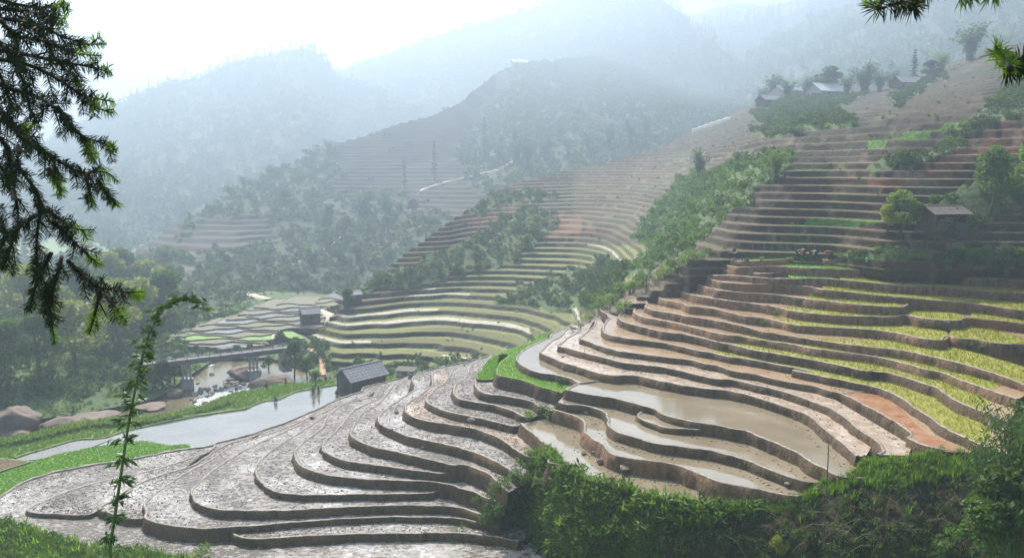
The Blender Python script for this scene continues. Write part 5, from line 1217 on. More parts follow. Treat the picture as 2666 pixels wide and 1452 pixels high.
def house(name, label, cat, loc, rz, Lg, Wd, Hw, rise_, over=.45, wall='plank', roof='roof_grey', door=True, windows=0, open_front=False, ribs=False, stilts=0.0, patch=None):
    """ridge along local Y, gable on -Y"""
    e = empty(name, loc, rz); tag(e, label, cat)
    w = MB(); hw, hl = Wd / 2, Lg / 2; zb = -.9 + stilts
    w.face([(-hw, -hl, zb), (hw, -hl, zb), (hw, -hl, Hw), (0, -hl, Hw + rise_), (-hw, -hl, Hw)])
    w.face([(hw, hl, zb), (-hw, hl, zb), (-hw, hl, Hw), (0, hl, Hw + rise_), (hw, hl, Hw)])
    w.face([(-hw, hl, zb), (-hw, -hl, zb), (-hw, -hl, Hw), (-hw, hl, Hw)])
    if not open_front: w.face([(hw, -hl, zb), (hw, hl, zb), (hw, hl, Hw), (hw, -hl, Hw)])
    else:
        w.face([(hw, -hl, zb), (hw, hl, zb), (hw, hl, Hw * .45), (hw, -hl, Hw * .45)])
        w.face([(hw - 1.2, -hl, zb), (hw - 1.2, hl, zb), (hw - 1.2, hl, Hw), (hw - 1.2, -hl, Hw)])
    # corner posts and battens stand proud of the boards
    for sx in (-1, 1):
        for sy in (-1, 1): w.box((sx * hw, sy * hl, (Hw + zb) / 2), (.14, .14, Hw - zb - .01))
    w.box((0, -hl - .02, Hw), (Wd, .06, .12))
    for k in range(int(Lg / .55)): w.box((hw + .012, -hl + .3 + k * .55, (Hw + zb) / 2), (.03, .05, Hw - zb - .02)) if not open_front else None
    for k in range(int(Wd / .5)): w.box((-hw + .25 + k * .5, -hl - .012, (Hw + zb) / 2), (.05, .03, Hw - zb - .02))
    w.build('wall', M[wall], e)
    r = MB(); t = .07; sl = math.atan2(rise_, hw); ex = over * math.cos(sl); ez = over * math.sin(sl)
    for s in (-1, 1):
        a = [(0, -hl - over, Hw + rise_ + .03), (0, hl + over, Hw + rise_ + .03), (s * (hw + ex), hl + over, Hw - ez + .03), (s * (hw + ex), -hl - over, Hw - ez + .03)]
        b = [(p[0], p[1], p[2] + t) for p in a]
        if s > 0: a, b = a[::-1], b[::-1]
        r.face(b[::-1]); r.face(a)
        for i in range(4): r.face([a[i], a[(i + 1) % 4], b[(i + 1) % 4], b[i]])
        n = int(Lg / .28) if ribs else int(Lg / .5)
        for k in range(n):
            y = -hl - over + .1 + (Lg + 2 * over - .2) * k / max(1, n - 1)
            r.tube([(s * .03, y, Hw + rise_ + .10), (s * (hw + ex) * .98, y, Hw - ez * .96 + .11)], .035, 4)
        for k in range(1, 5): # courses
            f = k / 5; r.box((s * (hw + ex) * f, 0, Hw + rise_ + .105 - (rise_ + ez) * f), (.06, Lg + 2 * over - .05, .035))
    rf = r.build('roof', M[roof], e)
    c = MB(); c.tube([(0, -hl - over, Hw + rise_ + .12), (0, hl + over, Hw + rise_ + .12)], .09, 6); c.build('ridge_cap', M[roof], rf)
    if door:
        d = MB(); d.box((-.1, -hl - .05, .75), (.85, .06, 1.7)); do = d.build('door', M['plank_dark'], e)
        d = MB(); d.box((.25, -hl - .10, .8), (.05, .06, .14)); d.build('handle', M['steel'], do)
    for k in range(windows):
        y = -hl + Lg * (k + .7) / (windows + .4); d = MB(); d.box((hw + .02, y, Hw * .55), (.06, .9, .8)); wo_ = d.build('window', M['dark'], e)
        f = MB()
        for a in (-.45, .45): f.box((hw + .05, y + a, Hw * .55), (.05, .07, .9)); f.box((hw + .052, y, Hw * .55 + a * .9), (.05, .84, .07))
        f.build('frame', M['plank'], wo_)
    return e
def hpos(x, y, **k): return at(x, y)
p = at(922, 1018); p.z = L('P0') - .05
house('wooden_hut', 'weathered plank hut with grey roof standing at the edge of the flooded field', 'hut', (p.x + .8, p.y + 1.8, p.z), R(-42), 6.2, 3.6, 2.2, 1.35, .55)
# lean-to behind the hut
e = empty('shelter', (p.x + 7.2, p.y + 4.6, p.z)); tag(e, 'low lean-to roof on posts sticking out behind the plank hut', 'shelter')
m = MB(); m.box((0, 0, 2.3), (3.2, 2.2, .08), 0, Euler((R(6), 0, R(-8))).to_matrix()); m.build('roof', M['plank_dark'], e)
for a in (-1.3, 1.3):
    for b in (-.9, .9): m = MB(); m.tube([(a, b, -.3), (a, b, 2.28)], .06, 5); m.build('post', M['dry'], e)
p = at(803, 842); house('wooden_hut', 'small dark plank hut with grey roof among the valley paddies', 'hut', p + Vector((0, 1.5, 0)), R(-62), 3.7, 2.9, 2.3, 1.05, .35, 'plank_dark', door=False, windows=1)
p = at(915, 783); house('wooden_hut', 'low dark hut under the foot of the terraced hillside', 'hut', p + Vector((0, 1.5, 0)), R(-60), 2.9, 2.2, 1.3, .6, .3, 'plank_dark', door=True)
p = at(30, 752); house('wooden_house', 'brown house with pale ribbed roof at the left edge behind the fir branches', 'house', p, R(-60), 7.0, 5.0, 4.0, 1.6, .6, 'plank_brown', 'roof_pale', windows=2, ribs=True)
p = at(165, 862); house('wooden_hut', 'dark roofed hut half hidden in the trees on the left bank', 'hut', p, R(-55), 6.0, 4.4, 4.6, 1.4, .8, 'plank_dark', 'roof_grey')
p = at(386, 838); house('wooden_house', 'house with blue-green sheet roof among the trees by the river', 'house', p, R(-58), 8.0, 5.5, 4.2, 2.2, .7, 'plank_dark', 'roof_blue', windows=2)
p = at(2160, 252); house('farm_house', 'pale-roofed farmhouse with open gable on the ridge of the hillside', 'house', p + Vector((0, 3, -.3)), R(-64), 14, 8.0, 2.6, 2.8, .9, 'wall_pale', 'roof_pale', windows=2)
p = at(2078, 246); house('farm_house', 'grey-roofed house partly behind the pale farmhouse on the ridge', 'house', p + Vector((-1, 8, 0)), R(-70), 13, 7.5, 2.2, 2.0, .8, 'wall_pale', 'roof_grey', door=False)
p = at(2382, 218); house('farm_house', 'long low brown-roofed house at the right end of the ridge', 'house', p + Vector((0, 2, -.3)), R(-80), 11, 5.5, .9, 1.8, .8, 'plank_brown', 'roof_grey', door=False)
p = at(2018, 268); house('shed', 'small grey-roofed shed sunk in the bushes below the farmhouse', 'shed', p + Vector((0, 1, -.5)), R(-70), 13, 6.0, 1.6, 1.8, .6, 'plank_dark', 'roof_grey', door=False)
p = at(1352, 172); house('shed', 'tiny pale-roofed hut high up on the hazy spur', 'shed', p, R(-76), 16, 8, 4, 3, 1, 'wall_pale', 'roof_pale', door=False)
p = at(2335, 222); house('shed', 'small pale-roofed shed behind the trees on the ridge', 'shed', p + Vector((0, 6, 0)), R(-74), 5, 4, 2.6, 1.2, .5, 'wall_pale', 'roof_pale', door=False)
# the stilt hut on the right hillside
p = at(2458, 612)
hh = house('stilt_hut', 'dark open-sided stilt hut with a low grey roof on the right hillside', 'hut', p + Vector((.3, 1.2, .5)), R(-78), 4.3, 2.9, 2.1, .7, .45, 'plank_dark', 'plank', door=False, open_front=True)
for k in range(4): m = MB(); m.tube([(1.6, -2.3 + k * .4, .35 + .42 * k), (1.62, -.4 + k * .25, .22 + .42 * k)], .045, 5); m.build('rail', M['dry'], hh)
for a in (-2.05, -.7, .7, 2.05): m = MB(); m.tube([(1.53, a, -1.2), (1.53, a, 2.05)], .07, 6); m.build('post', M['plank_dark'], hh)
m = MB()
for k in range(7): m.tube([(1.8, -2.5 + k * .1, .15 + k * .2), (1.75, -.8 + .15 * k, .05 + k * .21)], .04, 4)
m.build('firewood', M['dry'], hh)

# white plastic sheet on the hillside
a, b = at(1801, 346) + Vector((0, 0, .5)), at(1902, 314) + Vector((0, 0, .5))
m = MB(); n = 18; d = (b - a)
for i in range(n):
    f0, f1 = i / n, (i + 1) / n; q0, q1 = a + d * f0, a + d * f1; w0, w1 = .95 + .2 * math.sin(i * 2.1), .95 + .2 * math.sin((i + 1) * 2.1)
    for c0, c1 in (((0, 0, -.4), (0, .15, 1)), ((0, .15, 1), (0, .9, 1.25))):
        m.face([q0 + Vector((0, c0[1] * w0, c0[2] * w0)), q1 + Vector((0, c0[1] * w1, c0[2] * w1)), q1 + Vector((0, c1[1] * w1, c1[2] * w1)), q0 + Vector((0, c1[1] * w0, c1[2] * w0))])
tag(m.build('plastic_sheet', M['tarp']), 'long white plastic sheet fence stretched along the far hillside', 'plastic sheet')

# ---- bridge
zb = -31.1
A3 = Vector((*[float(q) for q in atz(395, 944, zb)], zb)); B3 = Vector((*[float(q) for q in atz(732, 905, zb)], zb))
bd = B3 - A3; bl = bd.length; ang = math.atan2(bd.y, bd.x)
e = empty('footbridge', A3, ang); tag(e, 'narrow concrete bridge with thin railings crossing the river', 'bridge')
m = MB(); m.box((bl / 2, 0, -.12), (bl + 3, 2.4, .24)); m.box((bl / 2, -1.1, .06), (bl + 3, .16, .12)); m.box((bl / 2, 1.1, .06), (bl + 3, .16, .12)); m.build('deck', M['concrete_dark'], e)
for s in (-.7, .7): m = MB(); m.box((bl / 2, s, -.52), (bl + 2, .3, .56)); m.build('girder', M['steel'], e)
for s in (-1.1, 1.1):
    m = MB()
    for h in (.5, 1.02): m.tube([(-.5, s, h), (bl + .5, s, h)], .045, 5)
    for k in range(13): m.tube([(k * bl / 12, s, 0), (k * bl / 12, s, 1.02)], .05, 5)
    m.build('railing', M['steel'], e)
for f, nm in ((.245, 0), (.765, 1)):
    m = MB()
    for dx in (-.62, 0, .62): m.tube([(bl * f + dx, -.2, -.8), (bl * f + dx, -.2, -3.4)], .19, 8)
    m.box((bl * f, -.2, -.88), (1.9, 1.6, .2))
    m.box((bl * f, -.2, -4.6), (1.9, 1.6, 2.6)); m.build('pier', M['concrete'], e)
m = MB(); m.box((bl + .6, 0, -2.2), (1.6, 2.8, 4)); m.build('abutment', M['concrete'], e)
m = MB(); m.box((-.9, 0, -2.2), (1.6, 2.8, 4)); m.build('abutment', M['concrete'], e)

# ---- rocks
def rock_mesh(seed, flat=.6):
    r = np.random.default_rng(seed); import bmesh
    bm = bmesh.new(); bmesh.ops.create_icosphere(bm, subdivisions=4, radius=1)
    o = r.uniform(0, 50, 3); cuts = [Vector(r.normal(size=3)).normalized() for _ in range(5)]
    for v in bm.verts:
        c = v.co.copy()
        for n in cuts:
            dd = c.dot(n) - .66
            if dd > 0: c -= n * dd * .9
        k = 1 + .22 * mnoise.noise(Vector(o) + v.co * 1.3) + .09 * mnoise.noise(Vector(o) + v.co * 3.4) + .035 * mnoise.noise(Vector(o) + v.co * 9)
        v.co = Vector((c.x * k, c.y * k, c.z * k * flat))
    me = bpy.data.meshes.new('boulder'); bm.to_mesh(me); bm.free()
    me.polygons.foreach_set('use_smooth', np.ones(len(me.polygons), bool)); me.materials.append(M['rock']); return me
RK = [rock_mesh(i, (.6, .7, .5, .62)[i % 4]) for i in range(6)]
RK2 = []
for me in RK: m2 = me.copy(); m2.materials[0] = M['stone']; RK2.append(m2)
_rk = [0]
def boulder(p, size, label, group=None, meshes=None, rz=None, squash=1.0, name='boulder', sink=.25):
    _rk[0] += 1; o = bpy.data.objects.new(name, (meshes or RK)[_rk[0] % 6]); link(o)
    o.location = (p[0], p[1], p[2] + size * .6 * squash - 2 * sink * size * .6 * squash); o.rotation_euler = (0, 0, _rk[0] * 1.7 if rz is None else rz); o.scale = (size, size * .8, size * squash)
    return tag(o, label, 'boulder' if name == 'boulder' else 'stone', group)
def bpx(x, y, wpx, label, sq=1.0, z=ZR):
    X, Y = atz(x, y, z); p = Vector((float(X), float(Y), z)); return boulder(p, hpx(p, wpx) / 2, label, squash=sq, rz=0.3)
bpx(52, 1128, 118, 'largest rounded brown boulder at the left edge of the river', 1.35)
bpx(42, 1146, 84, 'smaller pale boulder in front of the largest one at the left edge of the river', .8)
bpx(172, 1128, 124, 'low smooth pale boulder behind the crops on the river bank', .75)
bpx(250, 1092, 125, 'long flat reddish rock slab under the trees by the river', .3)
bpx(456, 1032, 46, 'brown boulder on the left bank just below the bridge', .9)
bpx(635, 985, 92, 'dark broad boulder beside the right pier of the bridge', .8)
bpx(606, 992, 40, 'pale flat boulder in the rapids left of the right pier', .6)
bpx(707, 1008, 110, 'broad pinkish slab-like boulder at the right side of the rapids', .75)
bpx(395, 1062, 90, 'low sandy rock shelf on the far shore of the river', .25)
rr = np.random.default_rng(70)
for i in range(110):
    u = rr.random(); x = 505 + u * 160 + rr.normal() * 16; y = 1028 - u * 40 + rr.normal() * 13
    if i > 80: x = 530 + rr.random() * 120; y = 1060 - (x - 530) * .25 + rr.normal() * 3
    X, Y = atz(x, y, ZR); s = rr.uniform(.15, .6)
    boulder(Vector((float(X), float(Y), ZR)), s, 'river stone in the rapids below the bridge', 'stones in the rapids', RK2, name='river_stone', squash=.8)
def bat(x, y, wpx, label, sq=1.0, group=None, meshes=None):
    p = at(x, y); return boulder(p, hpx(p, wpx) / 2, label, group, meshes, squash=sq, sink=.12)
bat(1527, 1078, 14, 'single grey stone lying under the lip of the third pond', 1, None, RK2)
bat(1627, 1226, 34, 'big grey boulder at the foot of the tall bank beside the lowest pond', .9)
bat(1566, 1207, 24, 'dark rounded rock lodged in the bank left of the big grey boulder', 1.3)
bat(2050, 1262, 18, 'brown stone at the tip of the second pond', .8)
bat(2126, 1275, 20, 'pale brown stone lying in the grass below the ponds', .8)
bat(2233, 1202, 9, 'small white stone where the muddy bank meets the grass', 1.2, None, RK2)
bat(1032, 1076, 13, 'dark rock stuck at the bend of a muddy terrace lip', 1)
for x, y, w in ((1008, 1130, 10), (1102, 1166, 12), (1020, 1118, 8), (1149, 1158, 6), (968, 1112, 6), (1320, 1164, 6), (812, 1088, 14), (1500, 1236, 10), (1520, 1182, 16), (1545, 1178, 12)): bat(x, y, w, 'small stone sitting on the bank of a muddy terrace', .8, 'stones on the muddy banks')
for x, y in ((1345, 812), (1400, 805), (1320, 905), (1420, 870), (1465, 930), (1108, 928), (1130, 935), (1150, 930), (1215, 925), (1180, 928), (1095, 920), (2290, 820), (2460, 838), (2470, 842), (2190, 780), (2360, 880)): bat(x, y, 9, 'grey stone on the bank of the far yellow-green terraces' if x < 1500 else 'grey stone on the bank of the right-hand terraces', .8, 'stones on the far terraces' if x < 1500 else 'stones on the right-hand terraces', RK2)
# grey lump on a stick
p = at(1222, 1112); e = empty('scarecrow', p); tag(e, 'grey bundle propped on a thin stick at the lip of a muddy terrace', 'scarecrow')
m = MB(); m.tube([(0, 0, -.2), (.02, 0, .75)], .025, 5); m.build('pole', M['dry'], e)
o = link(bpy.data.objects.new('bundle', RK2[2]), e); o.location = (.15, 0, .8); o.scale = (.42, .36, .42)
# bright bucket, markers and stakes
p = at(2257, 681); e = empty('bucket', p); tag(e, 'bright green plastic bucket at the end of the seedling terrace', 'bucket')
M['green_plastic'] = simple('green_plastic', (.03, .50, .12), (.04, .58, .16), 2, .4, 0)
m = MB(); m.tube([(0, 0, 0), (0, 0, .38), (0, 0, .42)], [.14, .18, .195], 12); m.build('body', M['green_plastic'], e)
m = MB(); m.tube([(.19 * math.cos(t), 0, .40 + .16 * math.sin(t)) for t in np.linspace(0, math.pi, 9)], .01, 5); m.build('handle', M['steel'], e)
p = at(2508, 1228); e = empty('bottle', p); tag(e, 'green plastic bottle standing on the dark grassy bank', 'bottle')
m = MB(); m.tube([(0, 0, 0), (0, 0, .2), (0, 0, .26), (0, 0, .3)], [.05, .05, .02, .018], 10); m.build('body', M['green_plastic'], e); m = MB(); m.tube([(0, 0, .3), (0, 0, .33)], .02, 8); m.build('cap', M['tarp'], e)
for x, y in ((1863, 778), (1896, 790), (1935, 786), (2000, 806), (1522, 918), (2096, 752), (2108, 752), (2118, 752), (2072, 650), (2088, 650), (1990, 650), (2010, 650), (2030, 648), (2050, 648), (2104, 650), (2120, 650), (1960, 652), (1868, 892), (1872, 890)):
    p = at(x, y); m = MB(); m.tube([(0, 0, -.2), (.05 * math.sin(x), .04, .55 + .25 * math.sin(x * 3) ** 2)], .028, 5); o = m.build('wooden_stake', M['dry']); o.location = p; tag(o, 'thin wooden stake stuck in the terrace edge', 'stake', 'stakes on the terraces')

# ---- paths
def ribbon(name, pts, w, mat, lift=.12):
    P = []
    for i in range(len(pts) - 1):
        for f in np.linspace(0, 1, 5, endpoint=False): P.append((pts[i][0] * (1 - f) + pts[i + 1][0] * f, pts[i][1] * (1 - f) + pts[i + 1][1] * f))
    G = [at(*q) for q in P]; out = [G[0]]
    for g in G[1:]:
        if (g - out[-1]).length < 30: out.append(g)
    C = catmull(np.array([tuple(g) for g in out]), 1.5)
    k = np.array([.25, .5, .25])
    for _ in range(4): C[1:-1] = (C[:-2] + 2 * C[1:-1] + C[2:]) / 4
    t = np.gradient(C, axis=0); s = np.stack([t[:, 1], -t[:, 0], 0 * t[:, 0]], 1); s /= np.maximum(np.linalg.norm(s, axis=1, keepdims=True), 1e-6)
    ww = w * (.5 + .12 * fbm(C[:, 0] * .3, C[:, 1] * .3, 2))[:, None]; up = np.array([0, 0, lift])
    rows = [C - s * ww * 1.6 - up * 5, C - s * ww + up, C + s * ww + up, C + s * ww * 1.6 - up * 5]
    n = len(C); V = np.vstack(rows); Q = np.array([(r * n + i, r * n + i + 1, (r + 1) * n + i + 1, (r + 1) * n + i) for r in range(3) for i in range(n - 1)])
    o = mobj(name, raw_mesh(name, V, Q, M[mat])); o['kind'] = 'structure'; return o
ribbon('path', [(1085, 505), (1110, 490), (1180, 470), (1260, 452), (1295, 445), (1320, 430), (1345, 418)], 2.6, 'road', .5)
ribbon('path', [(625, 762), (690, 780), (735, 790), (765, 794)], 2.4, 'road', .5)
ribbon('path', [(732, 903), (716, 894), (712, 882), (725, 872)], 2.0, 'road', .3)
ribbon('path', [(806, 908), (835, 925), (847, 945), (838, 965), (840, 982)], 1.0, 'path_red', .25)
ribbon('path', [(830, 810), (860, 822), (875, 830)], 2.0, 'road', .4)
ribbon('path', [(650, 740), (740, 700), (850, 648), (900, 610)], 1.6, 'road', .5)
ribbon('path', [(365, 640), (400, 645), (440, 655), (480, 680)], 2.2, 'road', .6)

# ---- people
POSE = {
 'stand': dict(pel=(0, 0, .9), spi=(0, .01, 1.13), che=(0, 0, 1.34), nec=(0, 0, 1.47), hea=(0, -.03, 1.58), top=(0, -.02, 1.7), sh=(.17, 0, 1.40), el=(.23, .02, 1.13), ha=(.24, -.06, .88), hi=(.09, 0, .87), kn=(.10, -.02, .48), an=(.10, .02, .06), to=(.11, -.15, .03), fd=(0, -.03, -.085)),
 'bend': dict(pel=(0, .12, .84), spi=(0, -.06, .99), che=(0, -.30, .98), nec=(0, -.43, .92), hea=(0, -.53, .86), top=(0, -.62, .80), sh=(.17, -.34, .94), el=(.20, -.42, .65), ha=(.10, -.50, .36), hi=(.09, .11, .82), kn=(.11, -.04, .46), an=(.10, .09, .06), to=(.11, -.08, .03), fd=(0, -.05, -.08)),
 'squat': dict(pel=(0, .14, .28), spi=(0, .08, .50), che=(0, -.06, .70), nec=(0, -.12, .82), hea=(0, -.18, .92), top=(0, -.18, 1.04), sh=(.17, -.07, .75), el=(.20, -.28, .55), ha=(.10, -.42, .36), hi=(.10, .12, .27), kn=(.16, -.22, .50), an=(.13, .02, .06), to=(.14, -.15, .03), fd=(0, -.07, -.06)),
}
def skin(name, verts, edges, rad, mat, parent, root=0):
    me = bpy.data.meshes.new(name); me.from_pydata(verts, edges, []); me.materials.append(mat)
    o = mobj(name, me, parent); sm = o.modifiers.new('skin', 'SKIN'); o.modifiers.new('sub', 'SUBSURF').render_levels = 1; o.modifiers['sub'].levels = 1
    for i, d in enumerate(me.skin_vertices[0].data): d.radius = (rad[i], rad[i]) if not hasattr(rad[i], '__len__') else rad[i]; d.use_root = (i == root)
    sm.use_smooth_shade = True; return o
def person(x, y, pose, label, top, legs, hat=None, s=1.0, face=0.0, z=None):
    p = at(x, y) if z is None else Vector((*[float(q) for q in atz(x, y, z)], z))
    e = empty('person', p, face, s); tag(e, label, 'person'); q = POSE[pose]
    V = [q['pel'], q['spi'], q['che'], q['nec'], q['hea'], q['top']]; E = [(i, i + 1) for i in range(5)]; rd = [(.13, .10), (.12, .095), (.13, .10), .055, (.085, .095), (.05, .055)]
    for sx in (1, -1):
        m = lambda k: (q[k][0] * sx, q[k][1], q[k][2]); b = len(V)
        V += [m('sh'), m('el'), m('ha')]; E += [(2, b), (b, b + 1), (b + 1, b + 2)]; rd += [.06, .042, .03]
        h = Vector(m('ha')); d = Vector(q['fd'])
        for k, (off, ln) in enumerate(((-.028, .75), (-.01, .95), (.009, 1.0), (.027, .8))):
            c = len(V); V += [tuple(h + d * .5 + Vector((off, 0, 0))), tuple(h + d * (.5 + .5 * ln) + Vector((off * 1.2, -.008, 0))), tuple(h + d * (.5 + ln) + Vector((off * 1.2, -.024, 0)))]; E += [(b + 2, c), (c, c + 1), (c + 1, c + 2)]; rd += [.011, .0095, .008]
        c = len(V); V += [tuple(h + Vector((-.035 * sx, -.012, -.015))), tuple(h + d * .6 + Vector((-.055 * sx, -.03, 0)))]; E += [(b + 2, c), (c, c + 1)]; rd += [.012, .009]
        b = len(V); V += [m('hi'), m('kn'), m('an'), m('to')]; E += [(0, b), (b, b + 1), (b + 1, b + 2), (b + 2, b + 3)]; rd += [.085, .058, .038, .035]
    skin('body', V, E, rd, M['skin'], e)
    V = [q['pel'], q['spi'], q['che']]; E = [(0, 1), (1, 2)]; rd = [(.15, .12), (.145, .115), (.155, .12)]
    for sx in (1, -1):
        m = lambda k: (q[k][0] * sx, q[k][1], q[k][2]); b = len(V); w = tuple(Vector(m('el')).lerp(Vector(m('ha')), .6)); V += [m('sh'), m('el'), w]; E += [(2, b), (b, b + 1), (b + 1, b + 2)]; rd += [.078, .06, .05]
    skin('shirt', V, E, rd, M[top], e)
    V = [q['pel']]; E = []; rd = [(.155, .125)]
    for sx in (1, -1):
        m = lambda k: (q[k][0] * sx, q[k][1], q[k][2]); b = len(V); V += [m('hi'), m('kn'), tuple(Vector(m('kn')).lerp(Vector(m('an')), .75))]; E += [(0, b), (b, b + 1), (b + 1, b + 2)]; rd += [.105, .078, .062]
    skin('trousers', V, E, rd, M[legs], e)
    hd, tp, nk = Vector(q['hea']), Vector(q['top']), Vector(q['nec']); ax = (tp - nk).normalized()
    fw = Vector((0, -1, 0)); fw = (fw - ax * fw.dot(ax)); fw = fw.normalized() if fw.length > .2 else Vector((0, -.3, -1)).normalized()
    skin('hair', [tuple(hd + ax * .055 - fw * .015), tuple(tp + ax * .005 - fw * .01), tuple(hd - fw * .06 + ax * .01), tuple(nk - fw * .05 + ax * .05)], [(0, 1), (0, 2), (2, 3)], [.095, .06, .075, .045], M['hair'], e)
    f = MB()
    for sx in (-1, 1): f.tube([hd + fw * .082 + Vector((sx * .03, 0, 0)) + ax * .02, hd + fw * .097 + Vector((sx * .03, 0, 0)) + ax * .02], [.011, .006], 6)
    f.build('eyes', M['hair'], e)
    f = MB(); f.tube([hd + fw * .085 + ax * .015, hd + fw * .112 - ax * .018, hd + fw * .088 - ax * .024], [.008, .014, .01], 6)
    for sx in (-1, 1): f.tube([hd + Vector((sx * .085, 0, 0)) + ax * .025, hd + Vector((sx * .096, 0, 0)), hd + Vector((sx * .085, 0, 0)) - ax * .025], [.012, .02, .01], 6)
    f.build('nose_and_ears', M['skin'], e)
    f = MB(); f.box(tuple(hd + fw * .092 - ax * .045), (.04, .012, .01)); f.build('mouth', M['c_red'], e)
    if hat:
        h = MB(); h.tube([tp - ax * .05, tp + ax * .005, tp + ax * .09], [.24, .15, .01] if hat == 'c_straw' else [.115, .112, .06], 14); h.build('hat', M[hat], e)
    return e
zp = L('P0') - .05
person(816, 1033, 'stand', 'child in olive clothes wading at left in the flooded field near the hut', 'c_green', 'c_black', s=.95, face=.5, z=zp)
person(830, 1030, 'stand', 'child in dark clothes wading beside another near the hut', 'c_black', 'c_brown', s=.85, face=-.8, z=zp)
person(877, 1030, 'squat', 'small dark figure crouching in the water close to the hut', 'c_black', 'c_black', s=.9, z=zp)
person(717, 1048, 'squat', 'person in a blue top crouching on the bund of the flooded field', 'c_blue', 'c_navy', s=1.0, face=.6)
person(615, 1019, 'squat', 'bare brown figure sitting among the stones of the rapids', 'c_brown', 'c_brown', s=1.0, face=.4)
person(744, 1003, 'stand', 'child in red standing at the end of the pink boulder', 'c_red', 'c_brown', s=.75, face=.7)
person(694, 1012, 'squat', 'dark figure crouching in the grass above the rapids', 'c_black', 'c_navy', s=.9)
person(848, 991, 'squat', 'person in red crouching at the foot of the dirt path', 'c_red', 'c_navy', s=1.0)
person(2076, 672, 'bend', 'worker in red bending over the green seedling terrace', 'c_red', 'c_black', face=1.3)
person(2094, 669, 'bend', 'worker in brown with a straw hat bending behind the seedling terrace', 'c_brown', 'c_black', 'c_straw', face=-1.0)
person(2112, 674, 'bend', 'worker in dark clothes bending next to the one in grey-blue', 'c_black', 'c_black', face=1.4)
person(2124, 673, 'bend', 'worker in a grey-blue jacket bending low at the seedling terrace', 'c_grey', 'c_navy', face=-1.3)
person(2152, 674, 'bend', 'rightmost stooping worker with blue sleeves and a red skirt', 'c_blue', 'c_red', face=1.5)
person(1911, 675, 'stand', 'worker in a dark top and cap standing at the left end of the upper terraces', 'c_navy', 'c_black', 'c_black', face=.5)
person(1900, 678, 'bend', 'worker in black stooping left of the one with the cap', 'c_black', 'c_black', face=1.2)
person(1920, 677, 'bend', 'worker in black stooping right of the one with the cap', 'c_black', 'c_navy', face=-1.2)
person(1375, 893, 'stand', 'tiny figure in yellow on the crest above the bright green seedbed', 'c_yellow', 'c_yellow', s=.7)

# ================================================================ NEAR PLANTS
# slope the photograph was taken from, falling away below the frame
n = 40; xs = np.linspace(-60, 60, n); ys = np.linspace(-14, 52, n); XX, YY = np.meshgrid(xs, ys, indexing='ij')
ZZ = np.where(YY > 0, -1.9 - .545 * YY, -1.9 - .1 * YY) + .25 * fbm(XX / 5, YY / 5, 3) - .3
Iq = np.arange(n * n).reshape(n, n); Qn = np.stack([Iq[:-1, :-1], Iq[1:, :-1], Iq[1:, 1:], Iq[:-1, 1:]], 2).reshape(-1, 4)
mobj('near_slope', raw_mesh('near_slope', np.stack([XX, YY, ZZ], 2).reshape(-1, 3), Qn, M['grass'], smooth=True))['kind'] = 'structure'

# ---- bamboo shoot
Dp = 13.0
sp = [(300, 1475), (287, 1440), (298, 1352), (318, 1215), (334, 1108), (345, 1050), (358, 985), (371, 925), (389, 868), (408, 832), (432, 800), (462, 782), (490, 778), (512, 788), (528, 815)]
C = catmull(np.array([[*map(float, atd(x, y, Dp))] for x, y in sp]), .06); C = np.vstack([C[:1] + np.array([[.1, .1, -2.4]]), C])
e = empty('bamboo_shoot', C[0]); tag(e, 'tall slender bamboo shoot with whorls of leaves and a drooping tip', 'bamboo'); o0 = Vector(C[0])
m = MB(); rad = np.interp(np.linspace(0, 1, len(C)), [0, .5, .8, 1], [.030, .023, .012, .004]); m.tube([Vector(c) - o0 for c in C], rad, 8)
for i in range(4, len(C) - 3, 5): m.tube([Vector(C[i]) - o0, Vector(C[i]) - o0 + Vector((0, 0, .012))], rad[i] * 1.25, 8)
r = np.random.default_rng(90); P = []; AX = []
arc = np.r_[0, np.cumsum(np.linalg.norm(np.diff(C, axis=0), axis=1))]
start = arc[np.argmin(abs(C[:, 2] - float(atd(290, 1400, Dp)[2])))]
nodes = np.r_[np.arange(start, start + (arc[-1] - start) * .42, .36), np.arange(start + (arc[-1] - start) * .42, arc[-1], .15)]
for s in nodes:
    c = np.array([np.interp(s, arc, C[:, k]) for k in range(3)]); f = (s - start) / (arc[-1] - start)
    for b in range(7 if f < .42 else 6):
        a = r.uniform(0, 6.28); ln = r.uniform(.10, .30) * (1.0 if f < .6 else .85 if f < .85 else .6); d = np.array([math.cos(a), math.sin(a) * .8, r.uniform(-.25, .55)]); tip = c + d * ln
        m.tube([Vector(c) - o0, Vector(tip) - o0], [.004, .002], 4, cap=False)
        for k in range(7 if f < .42 else 5):
            q = c + d * ln * r.uniform(.45, 1.1) + r.normal(size=3) * .02; P.append(q); AX.append(d * .8 + np.array([0, 0, -.35]))
P = np.array(P); m.build('culm', M['culm'], e); V, Q = quads_from(P, .088, r, .22, np.array(AX), .55)
mobj('foliage', raw_mesh('foliage', V - np.array(C[0]), Q, L_['bamboo']), e)

